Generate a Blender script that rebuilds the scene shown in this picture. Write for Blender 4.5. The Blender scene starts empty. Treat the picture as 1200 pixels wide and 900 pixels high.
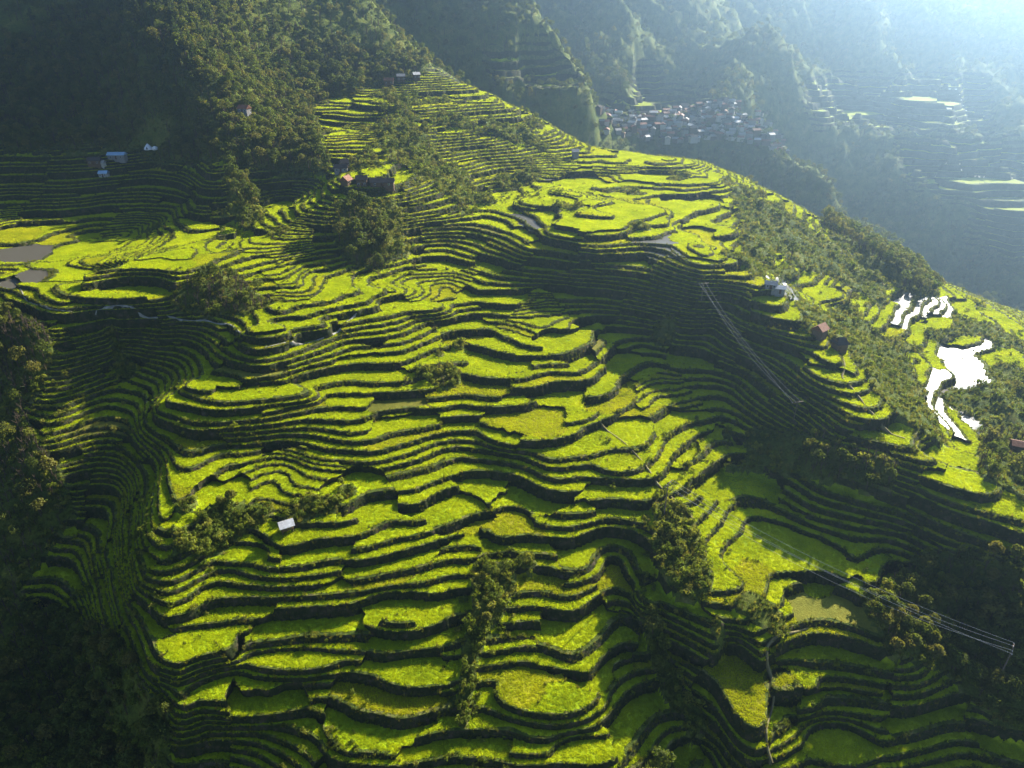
import bpy, math, random, time
import numpy as np
T0 = time.time()
rng = np.random.default_rng(7)
random.seed(7)
scene = bpy.context.scene
COL = scene.collection

# ------------------------------------------------------------------ camera, sky, sun, exposure
PITCH = math.radians(28.0)
FPX = 811.0                      # focal length in pixels of the 1200 px wide photograph
ZC = 220.0                       # camera height above the datum
CP, SP = math.cos(PITCH), math.sin(PITCH)
cam_d = bpy.data.cameras.new('camera')
cam_d.sensor_fit = 'HORIZONTAL'; cam_d.sensor_width = 36.0
cam_d.lens = 36.0 * FPX / 1200.0
cam_d.clip_start = 1.0; cam_d.clip_end = 20000.0
cam = bpy.data.objects.new('camera', cam_d); COL.objects.link(cam)
cam.location = (0, 0, ZC); cam.rotation_euler = (math.pi / 2 - PITCH, 0, 0)
scene.camera = cam

SUN_AZ, SUN_EL = math.radians(41.0), math.radians(27.0)   # azimuth clockwise from +Y
world = bpy.data.worlds.new('World'); scene.world = world; world.use_nodes = True
wn = world.node_tree.nodes; wl = world.node_tree.links
sky_n = wn.new('ShaderNodeTexSky'); sky_n.sky_type = 'NISHITA'; sky_n.sun_disc = False
sky_n.sun_elevation = SUN_EL; sky_n.sun_rotation = SUN_AZ
sky_n.altitude = 1200; sky_n.air_density = 0.75; sky_n.dust_density = 0.4; sky_n.ozone_density = 3.0
wl.new(sky_n.outputs[0], wn['Background'].inputs['Color'])
wn['Background'].inputs['Strength'].default_value = 0.05
sun_d = bpy.data.lights.new('sun', 'SUN'); sun_d.energy = 5.0; sun_d.angle = math.radians(0.5)
sun_d.color = (1.0, 0.93, 0.80)
sun = bpy.data.objects.new('sun', sun_d); COL.objects.link(sun)
sun.location = (300, 400, 600); sun.rotation_euler = (math.pi / 2 - SUN_EL, 0, math.pi - SUN_AZ)
vs = scene.view_settings
vs.view_transform = 'Standard'; vs.look = 'None'; vs.exposure = 1.92; vs.gamma = 1.0; vs.use_curve_mapping = False
scene.cycles.max_bounces = 6; scene.cycles.diffuse_bounces = 2; scene.cycles.glossy_bounces = 2
scene.cycles.transmission_bounces = 3; scene.cycles.volume_bounces = 0; scene.cycles.transparent_max_bounces = 4
scene.cycles.use_denoising = True

# ------------------------------------------------------------------ survey of the hillside
def ray(u, v):
    x = (np.asarray(u, float) - 600) / FPX; y = (450 - np.asarray(v, float)) / FPX
    return x, CP + y * SP, -SP + y * CP
def project(x, y, z):            # z relative to the camera
    f = y * CP - z * SP; up = y * SP + z * CP
    f = np.maximum(f, 1e-3)
    return 600 + FPX * x / f, 450 - FPX * up / f

# heights relative to the camera along level terrace lines
CONTOURS = [
 (-64, [(380,180)]),
 (-68, [(395,205),(415,207),(455,212)]),
 (-80, [(320,230),(345,228)]), (-86, [(285,262)]),
 (-80, [(430,260),(470,250)]),(-93, [(300,333),(360,320),(420,300),(500,285)]),
 (-100,[(300,402),(350,385),(400,372),(470,352),(560,330)]),
 (-107,[(285,425),(330,425),(400,402),(480,385),(560,368)]), (-101.5,[(600,345),(640,340)]), (-104,[(700,352)]), (-110,[(620,398),(690,400)]),
 (-114,[(190,470),(215,462),(300,472),(383,448),(450,440),(540,430),(760,395),(830,395)]),
 (-117,[(200,484),(260,492),(310,488)]), (-126,[(200,524),(260,529),(315,524)]), (-131,[(560,546),(620,551),(680,562)]),
 (-120,[(385,492),(430,490),(520,485),(600,485),(680,475),(730,447),(800,437),(860,445),(895,470)]),
 (-128.5,[(190,560),(300,560)]), (-127,[(400,545),(487,530),(543,520),(600,524),(643,537),(690,535),(735,535),(765,520),(790,500),(830,480),(870,487),(905,510)]),
 (-134,[(165,622),(260,620),(330,628),(420,610),(500,600),(560,590),(640,585),(690,600),(738,600),(790,585),(820,560),(860,545),(900,555),(950,590)]),
 (-141,[(160,690),(240,690),(330,690),(420,685),(500,670),(560,655),(600,650),(650,655),(690,660)]),
 (-148,[(170,760),(250,765),(330,755),(420,745),(500,745),(560,740),(620,725),(690,730)]),
 (-154,[(215,830),(300,810),(380,805),(460,810),(540,810),(600,800),(680,810)]),
 (-163,[(240,862),(300,864)]), (-160,[(380,890),(460,890),(560,890),(660,890)]), (-163.5,[(765,890)]),
 # crest, plateau and the sunlit far side
 (-86, [(640,287),(700,296)]), (-88,[(760,300)]),(-89.5,[(790,322)]),(-95,[(868,358)]), (-80,[(700,230),(740,215)]), (-78,[(800,210),(650,222)]),
 (-91,[(830,338)]), (-99,[(905,385),(930,340)]), (-112,[(1000,500)]),(-105,[(955,440)]),
 (-122,[(1100,580),(1120,530)]), (-131,[(1200,660)]), (-124,[(1090,470)]), (-119,[(1070,365)]), (-126,[(1135,430)]),
 (-110,[(1000,400)]), (-129,[(1180,480)]),(-86,[(900,225)]),(-106,[(1000,290)]),(-115,[(1060,325)]),
 (-134,[(1200,385)]),
 # spine, dark ravine and the bowl on its right
 (-137,[(765,640)]), (-141,[(768,690)]), (-147,[(800,740)]), (-153,[(845,810)]),(-157,[(870,860)]),
 (-144,[(720,655)]), (-150.5,[(742,722)]), (-158,[(785,800)]), (-167,[(832,882)]),
 (-140,[(868,642),(920,624),(960,634),(1000,670)]), (-144,[(880,745),(940,718),(1000,722),(1050,748)]),
 (-153,[(920,810),(980,795),(1050,805)]), (-162,[(950,890),(1020,885)]),
 (-136,[(1060,625)]), (-146,[(1150,720)]), (-155,[(1120,800)]), (-152,[(1200,800)]), (-164,[(1200,900),(1120,890)]),
 # left shelf, left ravine, left forested bank
 (-96, [(185,362),(100,365),(25,347)]), (-92,[(130,300),(20,290)]), (-83,[(100,232),(220,235),(0,235)]),
 (-70, [(125,192),(20,195)]), (-66,[(178,175),(240,195)]), (-118,[(150,420)]),(-108,[(205,395)]),(-130,[(150,490)]), (-149,[(130,580)]),
 (-166,[(95,690)]), (-178,[(90,790)]), (-180,[(150,885)]), (-110,[(60,420)]),(-113,[(0,425)]), (-132,[(50,520)]),(-137,[(0,520)]),
 (-161,[(0,650),(30,640)]), (-192,[(0,900),(40,880)]), (-184,[(0,780)]), (-154,[(150,740)]),
]
# points given by pixel and distance along the view axis: (u, v, y)
DEPTH = [
 (100,100,500),(100,0,560),(0,100,505),(0,0,570),(200,60,490),(150,10,530),(220,100,472),(270,130,452),(300,100,525),(330,150,480),(260,30,555),
 (350,90,580),(420,50,640),(440,30,660),(480,60,650),(430,0,690),(300,0,610),(350,0,650),(250,160,450),(0,160,455),(100,150,455),(380,60,610),
 (500,110,575),(430,118,530),(570,108,600),(620,130,565),(520,82,640),(700,175,545),(830,192,500),(500,150,485),(560,190,455),(600,230,415),(600,160,500),(760,185,530),
 (600,60,780),(560,10,820),(500,0,830),(640,100,800),(700,140,815),(660,60,810),(620,20,840),
 (760,178,872),(760,160,886),(720,145,890),(800,150,930),(800,166,890),(800,188,872),(900,160,900),(860,130,960),(915,185,872),(880,195,858),(940,200,830),(940,235,812),
 (960,205,812),(960,250,790),(1000,240,742),(1000,285,718),(1050,285,660),(1080,310,612),(1080,340,596),(880,110,1000),(900,60,1110),(905,30,1180),
 (740,100,1000),(720,30,1100),(700,0,1160),(680,50,1130),(820,118,1060),(790,60,1190),(850,60,1230),(810,0,1290),(760,20,1200),
 (1000,50,1390),(1000,0,1480),(1200,0,1480),(1200,60,1380),(1100,60,1390),(1060,120,1190),(970,125,1150),(1140,105,1230),(1060,145,1110),(1060,100,1270),(950,80,1330),
 (1000,170,1075),(960,175,1050),(1150,222,930),(1080,205,965),(1150,200,985),(1200,228,930),(1200,250,880),(1200,300,850),(1100,262,925),(1130,292,912),(1150,322,895),(1200,150,1090),
 (1150,170,1040),(1190,340,860),(1040,250,945),
]
# hidden valleys and far ranges in metres: (x, y, z)
HIDDEN = [
 (10,680,-110),(-60,750,-80),(66,690,-150),(165,640,-185),(260,560,-195),(330,480,-195),(400,440,-205),(110,730,-165),(40,740,-125),
 (230,1060,-190),(330,980,-240),(420,860,-290),(520,760,-300),(60,960,-130),(200,790,-235),(300,690,-245),(420,650,-290),
 (0,900,40),(-250,700,90),(-500,700,120),(-100,1000,95),(-600,500,70),(-500,300,-60),(-330,200,-110),(-260,120,-160),(-200,60,-185),
 (0,60,-180),(120,60,-185),(220,90,-170),(330,150,-150),(420,250,-165),(700,300,-220),(900,500,-240),(1200,900,-60),
 (1600,1200,-40),(2200,1600,60),(1900,2200,90),(1000,2600,140),(200,2400,150),(-400,2000,170),(-900,1500,170),(-1200,900,150),
 (0,3400,170),(1500,3300,170),(-1500,2500,170),(2600,2400,150),(2200,600,20),(-900,300,30),(60,1500,110),(700,1750,60),(300,1500,70),
]
ZOLD = [-180, -155, -131.5, -113.8, -98, -89, -78, -62, -38, -20]
ZNEW = [-176, -155, -134.5, -120.8, -107, -98.5, -88, -70, -43, -23]
def build_controls():
    P = []
    for z0, pts in CONTOURS:
        z = float(np.interp(z0, ZOLD, ZNEW))
        for u, v in pts:
            dx, dy, dz = ray(u, v); k = z / dz
            P.append((dx * k, dy * k, z))
    for u, v, y in DEPTH:
        dx, dy, dz = ray(u, v); k = y / dy
        P.append((dx * k, y, dz * k))
    P += HIDDEN
    return np.array(P, float)
CTRL = build_controls()
def lp(x, y):
    return np.arctan2(x, y), 0.5 * np.log(x * x + y * y)
def tps_fit(P, lam=6e-4):
    a, b = lp(P[:, 0], P[:, 1]); r = np.exp(b); w = P[:, 2] / r
    n = len(P); d2 = (a[:, None] - a) ** 2 + (b[:, None] - b) ** 2
    K = np.where(d2 > 0, 0.5 * d2 * np.log(d2 + 1e-30), 0) + lam * np.eye(n)
    A = np.zeros((n + 3, n + 3)); A[:n, :n] = K; Q = np.c_[np.ones(n), a, b]; A[:n, n:] = Q; A[n:, :n] = Q.T
    s = np.linalg.solve(A, np.r_[w, 0, 0, 0]); return a, b, s
TA, TB, TS = tps_fit(CTRL)
def tps(x, y):
    a, b = lp(np.ravel(x), np.ravel(y)); out = np.empty_like(a)
    for i in range(0, len(a), 40000):
        aa, bb = a[i:i + 40000], b[i:i + 40000]
        d2 = (aa[:, None] - TA) ** 2 + (bb[:, None] - TB) ** 2
        out[i:i + 40000] = (0.5 * d2 * np.log(d2 + 1e-30)) @ TS[:-3] + TS[-3] + TS[-2] * aa + TS[-1] * bb
    return (out * np.exp(b)).reshape(np.shape(x))
_pg = rng.permutation(512); _pg = np.r_[_pg, _pg]
_ga = rng.random(512) * 2 * np.pi
def noise(x, y, seed=0):
    x = x + seed * 37.13; y = y - seed * 19.71
    xi = np.floor(x).astype(int); yi = np.floor(y).astype(int); fx = x - xi; fy = y - yi
    def g(i, j, dx, dy):
        h = _ga[_pg[(_pg[i & 511] + j) & 511]]; return np.cos(h) * dx + np.sin(h) * dy
    sx = fx * fx * fx * (fx * (fx * 6 - 15) + 10); sy = fy * fy * fy * (fy * (fy * 6 - 15) + 10)
    n0 = g(xi, yi, fx, fy) * (1 - sx) + g(xi + 1, yi, fx - 1, fy) * sx
    n1 = g(xi, yi + 1, fx, fy - 1) * (1 - sx) + g(xi + 1, yi + 1, fx - 1, fy - 1) * sx
    return (n0 * (1 - sy) + n1 * sy) * 1.5
def fbm(x, y, o=4, seed=0):
    s = 0; a = 1.0
    for i in range(o):
        s = s + a * noise(x * 2 ** i, y * 2 ** i, seed + i * 3); a *= 0.5
    return s
def inpoly(u, v, poly):
    c = np.zeros(np.shape(u), bool); n = len(poly); j = n - 1
    for i in range(n):
        (x0, y0), (x1, y1) = poly[i], poly[j]
        t = ((y0 > v) != (y1 > v)) & (u < (x1 - x0) * (v - y0) / ((y1 - y0) or 1e-9) + x0); c ^= t; j = i
    return c
FLATS = [(485,358,16,7),(245,447,11,6),(325,458,15,6),(615,500,15,10),(660,480,13,8),(725,541,8,6),(225,757,13,7),(290,808,16,6),(470,715,12,6),(340,775,14,4),
 (575,622,8,7),(598,612,7,7),(880,590,5,4),(872,805,6,13),(640,812,15,7),(495,787,12,5),(1120,535,12,7),(350,376,13,5),(430,470,12,4),(310,385,10,4),(60,325,30,12),(150,335,18,12),(640,340,12,4),
 (930,800,8,6),(960,700,10,5),(600,350,14,4),(760,690,4,6),(985,870,9,6),(330,235,10,12),(690,880,9,4),(280,650,9,4),(430,115,26,9),(700,212,26,18),(770,208,26,20),(800,238,24,18),(690,262,20,14),(640,235,18,14),(830,268,18,12),(740,245,20,14),(960,340,14,10),(1010,130,45,40),(1090,116,55,45),(1150,212,60,40),(1190,238,50,30),(655,98,40,30),(765,118,30,30)]
FLATW = []
def field(x, y):                 # height of the untouched slope, relative to the camera
    b = tps(x, y); r = np.hypot(x, y)
    far = np.clip((r - 620) / 250, 0, 1)
    b = b + fbm(x / 30, y / 30, 2, 1) * 1.25 * (1 - far)
    rid = 1 - np.abs(fbm(x / 150, y / 150, 4, 5)) * 2
    b = b + far * (rid - 0.45) * np.clip(r, 0, 2200) * 0.020 + far * fbm(x / 40, y / 40, 3, 9) * 3.0
    for fx, fy, fz, ax, ay in FLATW:
        dx, dy = (x - fx) / ax, (y - fy) / ay; d = dx * dx + dy * dy
        w = np.clip(1.45 - d, 0, 1); w = w * w * (3 - 2 * w) * 0.92
        b = b + (fz - b) * w
    return b

# ------------------------------------------------------------------ polar survey grid
TH = np.radians(np.arange(-60, 58.01, 0.25)); RR = np.exp(np.arange(math.log(52.0), math.log(3300.0), 0.0068))
GT, GR = np.meshgrid(TH, RR, indexing='ij'); GX = np.sin(GT) * GR; GY = np.cos(GT) * GR
GF = field(GX, GY); ELEV = GF / GR
def on_ground(u, v):             # where the sight line through a pixel meets the slope
    dx, dy, dz = ray(u, v); th = math.atan2(dx, dy); s = dz / math.hypot(dx, dy)
    i = int(round((th - TH[0]) / (TH[1] - TH[0]))); i = min(max(i, 0), len(TH) - 1)
    hit = np.nonzero(ELEV[i] >= s)[0]
    r = RR[hit[0]] if len(hit) else RR[-1]
    if len(hit) and hit[0] > 0:
        j = hit[0]; e0, e1 = ELEV[i, j - 1], ELEV[i, j]; r = RR[j - 1] + (RR[j] - RR[j - 1]) * (s - e0) / max(e1 - e0, 1e-9)
    return r * math.sin(th), r * math.cos(th)
for u, v, ax, ay in FLATS:
    fx, fy = on_ground(u, v); FLATW.append((fx, fy, float(field(np.array([fx]), np.array([fy]))[0]), ax, ay))
GF = field(GX, GY)
# wild = not terraced
GU, GV = project(GX, GY, GF)
WILD_NEAR = [
 [(-400,-300),(430,-200),(500,20),(522,72),(480,92),(400,108),(362,128),(378,172),(392,196),(340,205),(300,196),(250,188),(190,190),(150,178),(100,178),(0,172),(-400,165)],
 [(-400,372),(30,372),(62,400),(60,440),(30,470),(40,520),(80,560),(88,600),(60,640),(20,690),(60,720),(130,740),(160,790),(200,840),(190,930),(-400,1100)],
 [(395,250),(425,238),(478,240),(476,300),(440,318),(400,300)],
 [(262,198),(285,200),(312,250),(290,268),(270,250)],
 [(215,325),(270,318),(300,345),(330,352),(290,372),(200,362)],
 [(554,662),(596,650),(610,690),(570,745),(556,780),(548,850),(540,850),(540,780),(550,720)],
 [(765,585),(800,588),(828,640),(834,690),(800,700),(772,660)],
 [(745,715),(760,720),(800,800),(832,858),(815,870),(775,800)],
 [(1010,700),(1080,650),(1140,640),(1260,690),(1500,900),(1500,1100),(1250,900),(1180,850),(1100,790),(1040,760)],
 [(875,505),(960,505),(1050,545),(1040,575),(960,560),(880,545)],
 [(850,212),(900,232),(990,295),(1040,330),(960,318),(890,290)],
 [(985,350),(1020,380),(1060,420),(1110,520),(1060,500),(1000,420),(965,380)],
 [(1150,500),(1230,500),(1230,600),(1150,560)],
 [(1095,460),(1200,440),(1230,520),(1160,500)],
 [(470,120),(510,180),(540,200),(560,225),(500,205),(450,180),(440,150)],
 [(960,250),(1040,288),(1090,332),(1100,350),(1060,338),(985,288)],
]
TERR_FAR = [
 [(560,60),(640,62),(690,100),(640,100),(570,85)],[(735,80),(770,80),(800,125),(745,120)],[(690,108),(790,115),(800,135),(700,128)],
 [(800,105),(835,108),(835,132),(800,128)],[(940,92),(1160,85),(1160,150),(1040,152),(950,142)],[(1050,162),(1300,160),(1300,262),(1150,245),(1060,215)],
 [(1120,248),(1300,262),(1300,330),(1160,300)],
]
def wildness(u, v, r):
    w = np.zeros(np.shape(u)); near = r < 650
    for p in WILD_NEAR: w[inpoly(u, v, p) & near] = 1
    f = np.ones(np.shape(u))
    for p in TERR_FAR: f[inpoly(u, v, p)] = 0
    return np.where(near, w, f)
jit = 9.0
GM = wildness(GU + jit * noise(GX / 9, GY / 9, 21), GV + jit * noise(GX / 9, GY / 9, 22), GR)
weed = fbm(GX / 34, GY / 34, 3, 71)
upper = inpoly(GU, GV, [(420,112),(520,95),(640,150),(690,190),(640,235),(560,245),(480,215),(420,215)]) & (GR < 650)
rightside = inpoly(GU, GV, [(845,205),(1000,292),(1100,345),(1200,400),(1200,530),(1080,500),(960,400),(880,320)]) & (GR < 650)
pondbox = np.zeros(GM.shape, bool)
WATER = [(1055,440,1140,500),(1045,345,1110,378),(1112,400,1155,455),(735,282,800,306),(590,248,625,268),(0,295,40,335),(640,210,665,218),(905,330,950,345)]
for x0, y0, x1, y1 in WATER: pondbox |= (GU > x0 - 8) & (GU < x1 + 8) & (GV > y0 - 8) & (GV < y1 + 8)
GM = np.where((GR < 650) & ~pondbox & (weed > np.where(upper, 0.38, np.where(rightside, 0.15, 0.78))), 1.0, GM)
for _ in range(2):
    q = np.pad(GM, 1, mode='edge'); GM = (q[1:-1, 1:-1] * 2 + q[:-2, 1:-1] + q[2:, 1:-1] + q[1:-1, :-2] + q[1:-1, 2:]) / 6
GF = GF + np.clip(GM, 0, 1) * fbm(GX / 14, GY / 14, 3, 31) * 1.6 * np.clip(GR / 250, 0.6, 4)
def sample(A, x, y):             # bilinear lookup on the survey grid
    th = np.arctan2(x, y); r = np.hypot(x, y)
    i = np.clip((th - TH[0]) / (TH[1] - TH[0]), 0, len(TH) - 1.001); j = np.clip(np.log(r / RR[0]) / 0.0068, 0, len(RR) - 1.001)
    i0 = i.astype(int); j0 = j.astype(int); a = i - i0; b = j - j0
    return A[i0, j0] * (1 - a) * (1 - b) + A[i0 + 1, j0] * a * (1 - b) + A[i0, j0 + 1] * (1 - a) * b + A[i0 + 1, j0 + 1] * a * b
ELEV = GF / GR
HORIZ = np.maximum.accumulate(ELEV, axis=1)
dR = np.gradient(RR)[None, :]; dT = (TH[1] - TH[0]) * GR
GS = np.hypot(np.gradient(GF, axis=1) / dR, np.gradient(GF, axis=0) / dT)
q = GS.copy()
for _ in range(3):
    p = np.pad(q, 1, mode='edge'); q = (p[1:-1, 1:-1] + p[:-2, 1:-1] + p[2:, 1:-1] + p[1:-1, :-2] + p[1:-1, 2:]) / 5
GS = q

# ------------------------------------------------------------------ sectors and levels of the terraces
seeds = []
for _ in range(6000):
    th = rng.uniform(TH[0], TH[-1]); r = math.exp(rng.uniform(math.log(52), math.log(1900)))
    x, y = r * math.sin(th), r * math.cos(th); d = 19 if r < 330 else (24 if r < 650 else 70)
    if all((x - a) ** 2 + (y - b) ** 2 > d * d for a, b in seeds): seeds.append((x, y))
SEED = np.array(seeds)
def warp(x, y):
    return x + 5 * noise(x / 12, y / 12, 41) + 1.2 * noise(x / 3, y / 3, 43), y + 5 * noise(x / 12, y / 12, 42) + 1.2 * noise(x / 3, y / 3, 44)
def nearest(x, y):
    wx, wy = warp(x, y); out = np.empty(len(wx), int)
    for i in range(0, len(wx), 20000):
        out[i:i + 20000] = np.argmin((wx[i:i + 20000, None] - SEED[:, 0]) ** 2 + (wy[i:i + 20000, None] - SEED[:, 1]) ** 2, axis=1)
    return out
H0 = 0.66
LV = np.arange(-330, 620, H0); LV = LV + rng.uniform(-0.28, 0.28, len(LV)) * H0
NS, NL = len(SEED), len(LV)
KEEP = np.ones((NS, NL), bool)
srad = np.hypot(SEED[:, 0], SEED[:, 1]); sslope = sample(GS, SEED[:, 0], SEED[:, 1])
for s in range(NS):
    if srad[s] > 650:
        KEEP[s] = False; KEEP[s, 2 * int(rng.integers(0, 6))::12] = True
    elif sslope[s] > 0.16 or sslope[s] < 0.085:
        p = 0.28 if sslope[s] < 0.40 else (0.46 if sslope[s] < 0.58 else 0.8)
        ev = np.arange(0, NL, 2); drop = rng.random(len(ev)) < p
        drop[1:] &= ~(drop[:-1] & np.roll(drop, 2)[1:])
        KEEP[s] = False; KEEP[s, ev[~drop]] = True
idx = np.arange(NL)
LO = np.maximum.accumulate(np.where(KEEP, idx, -1), axis=1); LO = np.maximum(LO, 0)
HI = np.minimum.accumulate(np.where(KEEP, idx, NL - 1)[:, ::-1], axis=1)[:, ::-1]
HIN = np.c_[HI[:, 1:], np.full(NS, NL - 1)]
LOP = np.c_[np.zeros(NS, int), LO[:, :-1]]
def levels(F, s):                # lower level index, fraction towards the next one
    j = np.clip(np.searchsorted(LV, F) - 1, 1, NL - 2); lo = LO[s, j]; hi = HIN[s, j]
    return lo, hi, np.clip((F - LV[lo]) / np.maximum(LV[hi] - LV[lo], 1e-6), 0, 0.99999)
def breaks(lo, s, slope):        # share of the run taken by riser and by bund
    h = LV[lo] - LV[LOP[s, lo]]
    a = np.clip(0.34 * slope, 0.03, 0.34); b = np.clip(0.42 * slope / 1.6, 0.02, 0.12)
    return a, b
def surface(x, y):               # finished ground height (relative), for setting things down
    x = np.atleast_1d(np.asarray(x, float)); y = np.atleast_1d(np.asarray(y, float))
    F = sample(GF, x, y); m = np.clip(sample(GM, x, y) / 0.6, 0, 1); s = nearest(x, y); sl = sample(GS, x, y)
    lo, hi, t = levels(F, s); a, b = breaks(lo, s, sl); zl = LV[LOP[s, lo]]; zk = LV[lo]
    z = np.where(t < a, zl + (zk - zl) * t / a, zk)
    return z * (1 - m) + F * m
def place(u, v):
    x, y = on_ground(u, v); return x, y, float(surface(x, y)[0]) + ZC

# ------------------------------------------------------------------ slicing the survey into treads, bunds and risers
nt, nr = GX.shape
vid = np.arange(nt * nr).reshape(nt, nr)
q00, q10, q01, q11 = vid[:-1, :-1].ravel(), vid[1:, :-1].ravel(), vid[:-1, 1:].ravel(), vid[1:, 1:].ravel()
flip = (np.add.outer(np.arange(nt - 1), np.arange(nr - 1)).ravel() % 2) == 0
t1 = np.where(flip[:, None], np.c_[q00, q01, q11], np.c_[q00, q01, q10]); t2 = np.where(flip[:, None], np.c_[q00, q11, q10], np.c_[q01, q11, q10])
TRI = np.r_[t1, t2]
X, Y, F, M, S_ = GX.ravel(), GY.ravel(), GF.ravel(), GM.ravel(), GS.ravel()
wild_t = (M[TRI] >= 0.6).all(1)
WTRI = TRI[wild_t]; TRI = TRI[~wild_t]
used = np.unique(TRI); nsec = np.full(len(X), -1); nsec[used] = nearest(X[used], Y[used])
WXY = np.zeros((len(X), 2)); WXY[used] = np.c_[warp(X[used], Y[used])]
C = np.stack([X[TRI], Y[TRI], F[TRI], M[TRI], S_[TRI]], axis=2)           # tri, corner, attr
L3 = nsec[TRI]
same = (L3[:, 0] == L3[:, 1]) & (L3[:, 1] == L3[:, 2])
out_c = [C[same]]; out_s = [L3[same, 0]]
C2, L2, W2 = C[~same], L3[~same], WXY[TRI[~same]]
A_ = L2[:, 0]; B_ = np.where(L2[:, 1] != A_, L2[:, 1], L2[:, 2])
g = ((W2 - SEED[A_][:, None]) ** 2).sum(2) - ((W2 - SEED[B_][:, None]) ** 2).sum(2)
def lerp_cut(Ca, Cb, ga, gb, c):
    t = ((c - ga) / (gb - ga))[:, None]; return Ca + (Cb - Ca) * t
def split(Cc, gc, cut):
    """Cut triangles at gc == cut; returns pieces and the index of the triangle each came from."""
    o = np.argsort(gc, axis=1); n = np.arange(len(gc))[:, None]
    Cs = Cc[n, o]; gs = gc[n, o]; pieces = []; src = []
    up = gs[:, 1] <= cut
    for m, tip in ((up, 2), (~up, 0)):
        if not m.any(): continue
        Ck, gk, ck = Cs[m], gs[m], cut[m]; ids = np.nonzero(m)[0]; p, r = (0, 1) if tip == 2 else (1, 2)
        tt = Ck[:, tip]; gt = gk[:, tip]
        def edge(k):
            return lerp_cut(Ck[:, k], tt, gk[:, k], gt, ck) if tip == 2 else lerp_cut(tt, Ck[:, k], gt, gk[:, k], ck)
        a, b = edge(p), edge(r); cc = ck[:, None]
        def pk(i, j, k, gi, gj, gl): pieces.append((np.stack([i, j, k], 1), np.stack([gi, gj, gl], 1))); src.append(ids)
        pk(tt, a, b, gt, ck, ck); pk(Ck[:, p], Ck[:, r], b, gk[:, p], gk[:, r], ck); pk(Ck[:, p], b, a, gk[:, p], ck, ck)
    return np.concatenate([x[0] for x in pieces]), np.concatenate([x[1] for x in pieces]), np.concatenate(src)
okc = (g.min(1) < 0) & (g.max(1) > 0)
out_c.append(C2[~okc]); out_s.append(A_[~okc])
Ca, ga, src = split(C2[okc], g[okc], np.zeros(okc.sum()))
out_c.append(Ca); out_s.append(np.where(ga.mean(1) < 0, A_[okc][src], B_[okc][src]))
C = np.concatenate(out_c); S = np.concatenate(out_s)
sc3 = np.repeat(S[:, None], 3, 1)
lo, hi, t = levels(C[:, :, 2], sc3); a, b = breaks(lo, sc3, C[:, :, 4])
ordn = np.cumsum(KEEP, axis=1) - 1
G = 3 * ordn[sc3, lo] + np.where(t < a, t / a, np.where(t < a + b, 1 + (t - a) / b, 2 + (t - a - b) / (1 - a - b)))
done_c, done_g, done_s = [], [], []
for it in range(12):
    lo_i = np.floor(G.min(1) + 1e-4) + 1; hi_i = np.ceil(G.max(1) - 1e-4) - 1
    need = lo_i <= hi_i
    done_c.append(C[~need]); done_g.append(G[~need]); done_s.append(S[~need])
    if not need.any(): break
    C, G, S = C[need], G[need], S[need]
    C, G, src = split(C, G, np.floor((lo_i[need] + hi_i[need]) / 2)); S = S[src]
C = np.concatenate(done_c); G = np.concatenate(done_g); S = np.concatenate(done_s)
ar = np.abs((C[:, 1, 0] - C[:, 0, 0]) * (C[:, 2, 1] - C[:, 0, 1]) - (C[:, 1, 1] - C[:, 0, 1]) * (C[:, 2, 0] - C[:, 0, 0]))
ok = ar > 1e-5; C, G, S = C[ok], G[ok], S[ok]
seg = np.floor(G.mean(1)).astype(int); cls = seg % 3; kord = seg // 3
inv = np.zeros((NS, NL + 1), int)
for s in range(NS):
    k = np.nonzero(KEEP[s])[0]; inv[s, :len(k)] = k
kk = inv[S, kord]; zk = LV[kk]; zl = LV[LOP[S, kk]]
tl = np.clip(G - seg[:, None], 0, 1)
Z = np.where(cls[:, None] == 0, zl[:, None] + (zk - zl)[:, None] * tl, zk[:, None])
mm = np.clip(C[:, :, 3] / 0.6, 0, 1); Z = Z * (1 - mm) + C[:, :, 2] * mm
cls = np.where((mm.mean(1) > 0.45) & (cls != 0), 1, cls)
print('sliced', len(C), 'tris', round(time.time() - T0, 1), 's')
# orientation upwards
cr = (C[:, 1, 0] - C[:, 0, 0]) * (C[:, 2, 1] - C[:, 0, 1]) - (C[:, 1, 1] - C[:, 0, 1]) * (C[:, 2, 0] - C[:, 0, 0])
fl = cr < 0
C[fl] = C[fl][:, [0, 2, 1]]; Z[fl] = Z[fl][:, [0, 2, 1]]
# shared vertex ids inside a sector
kx = np.round(C[:, :, 0] * 500).astype(np.int64) + 5_000_000; ky = np.round(C[:, :, 1] * 500).astype(np.int64) + 5_000_000
key = (kx * 20_000_000 + ky) * 2048 + S[:, None] % 2048
uq, vinv = np.unique(key.ravel(), return_inverse=True); V3 = vinv.reshape(-1, 3)
# plots: connected pieces of one level in one sector
NV = len(uq); comp_id = np.arange(len(C))
node_of = (V3 * 1)  # vertex nodes carry a level too, so that neighbouring levels stay apart
nk = np.unique((node_of.astype(np.int64) * 1024 + kord[:, None] % 1024).ravel(), return_inverse=True)[1].reshape(-1, 3)
lab = np.arange(nk.max() + 1)
while True:
    m3 = lab[nk].min(1); new = lab.copy()
    for c in range(3): np.minimum.at(new, nk[:, c], m3)
    new = new[new]
    for _ in range(4): new = new[new]
    if (new == lab).all(): break
    lab = new
comp = lab[nk[:, 0]]
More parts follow.
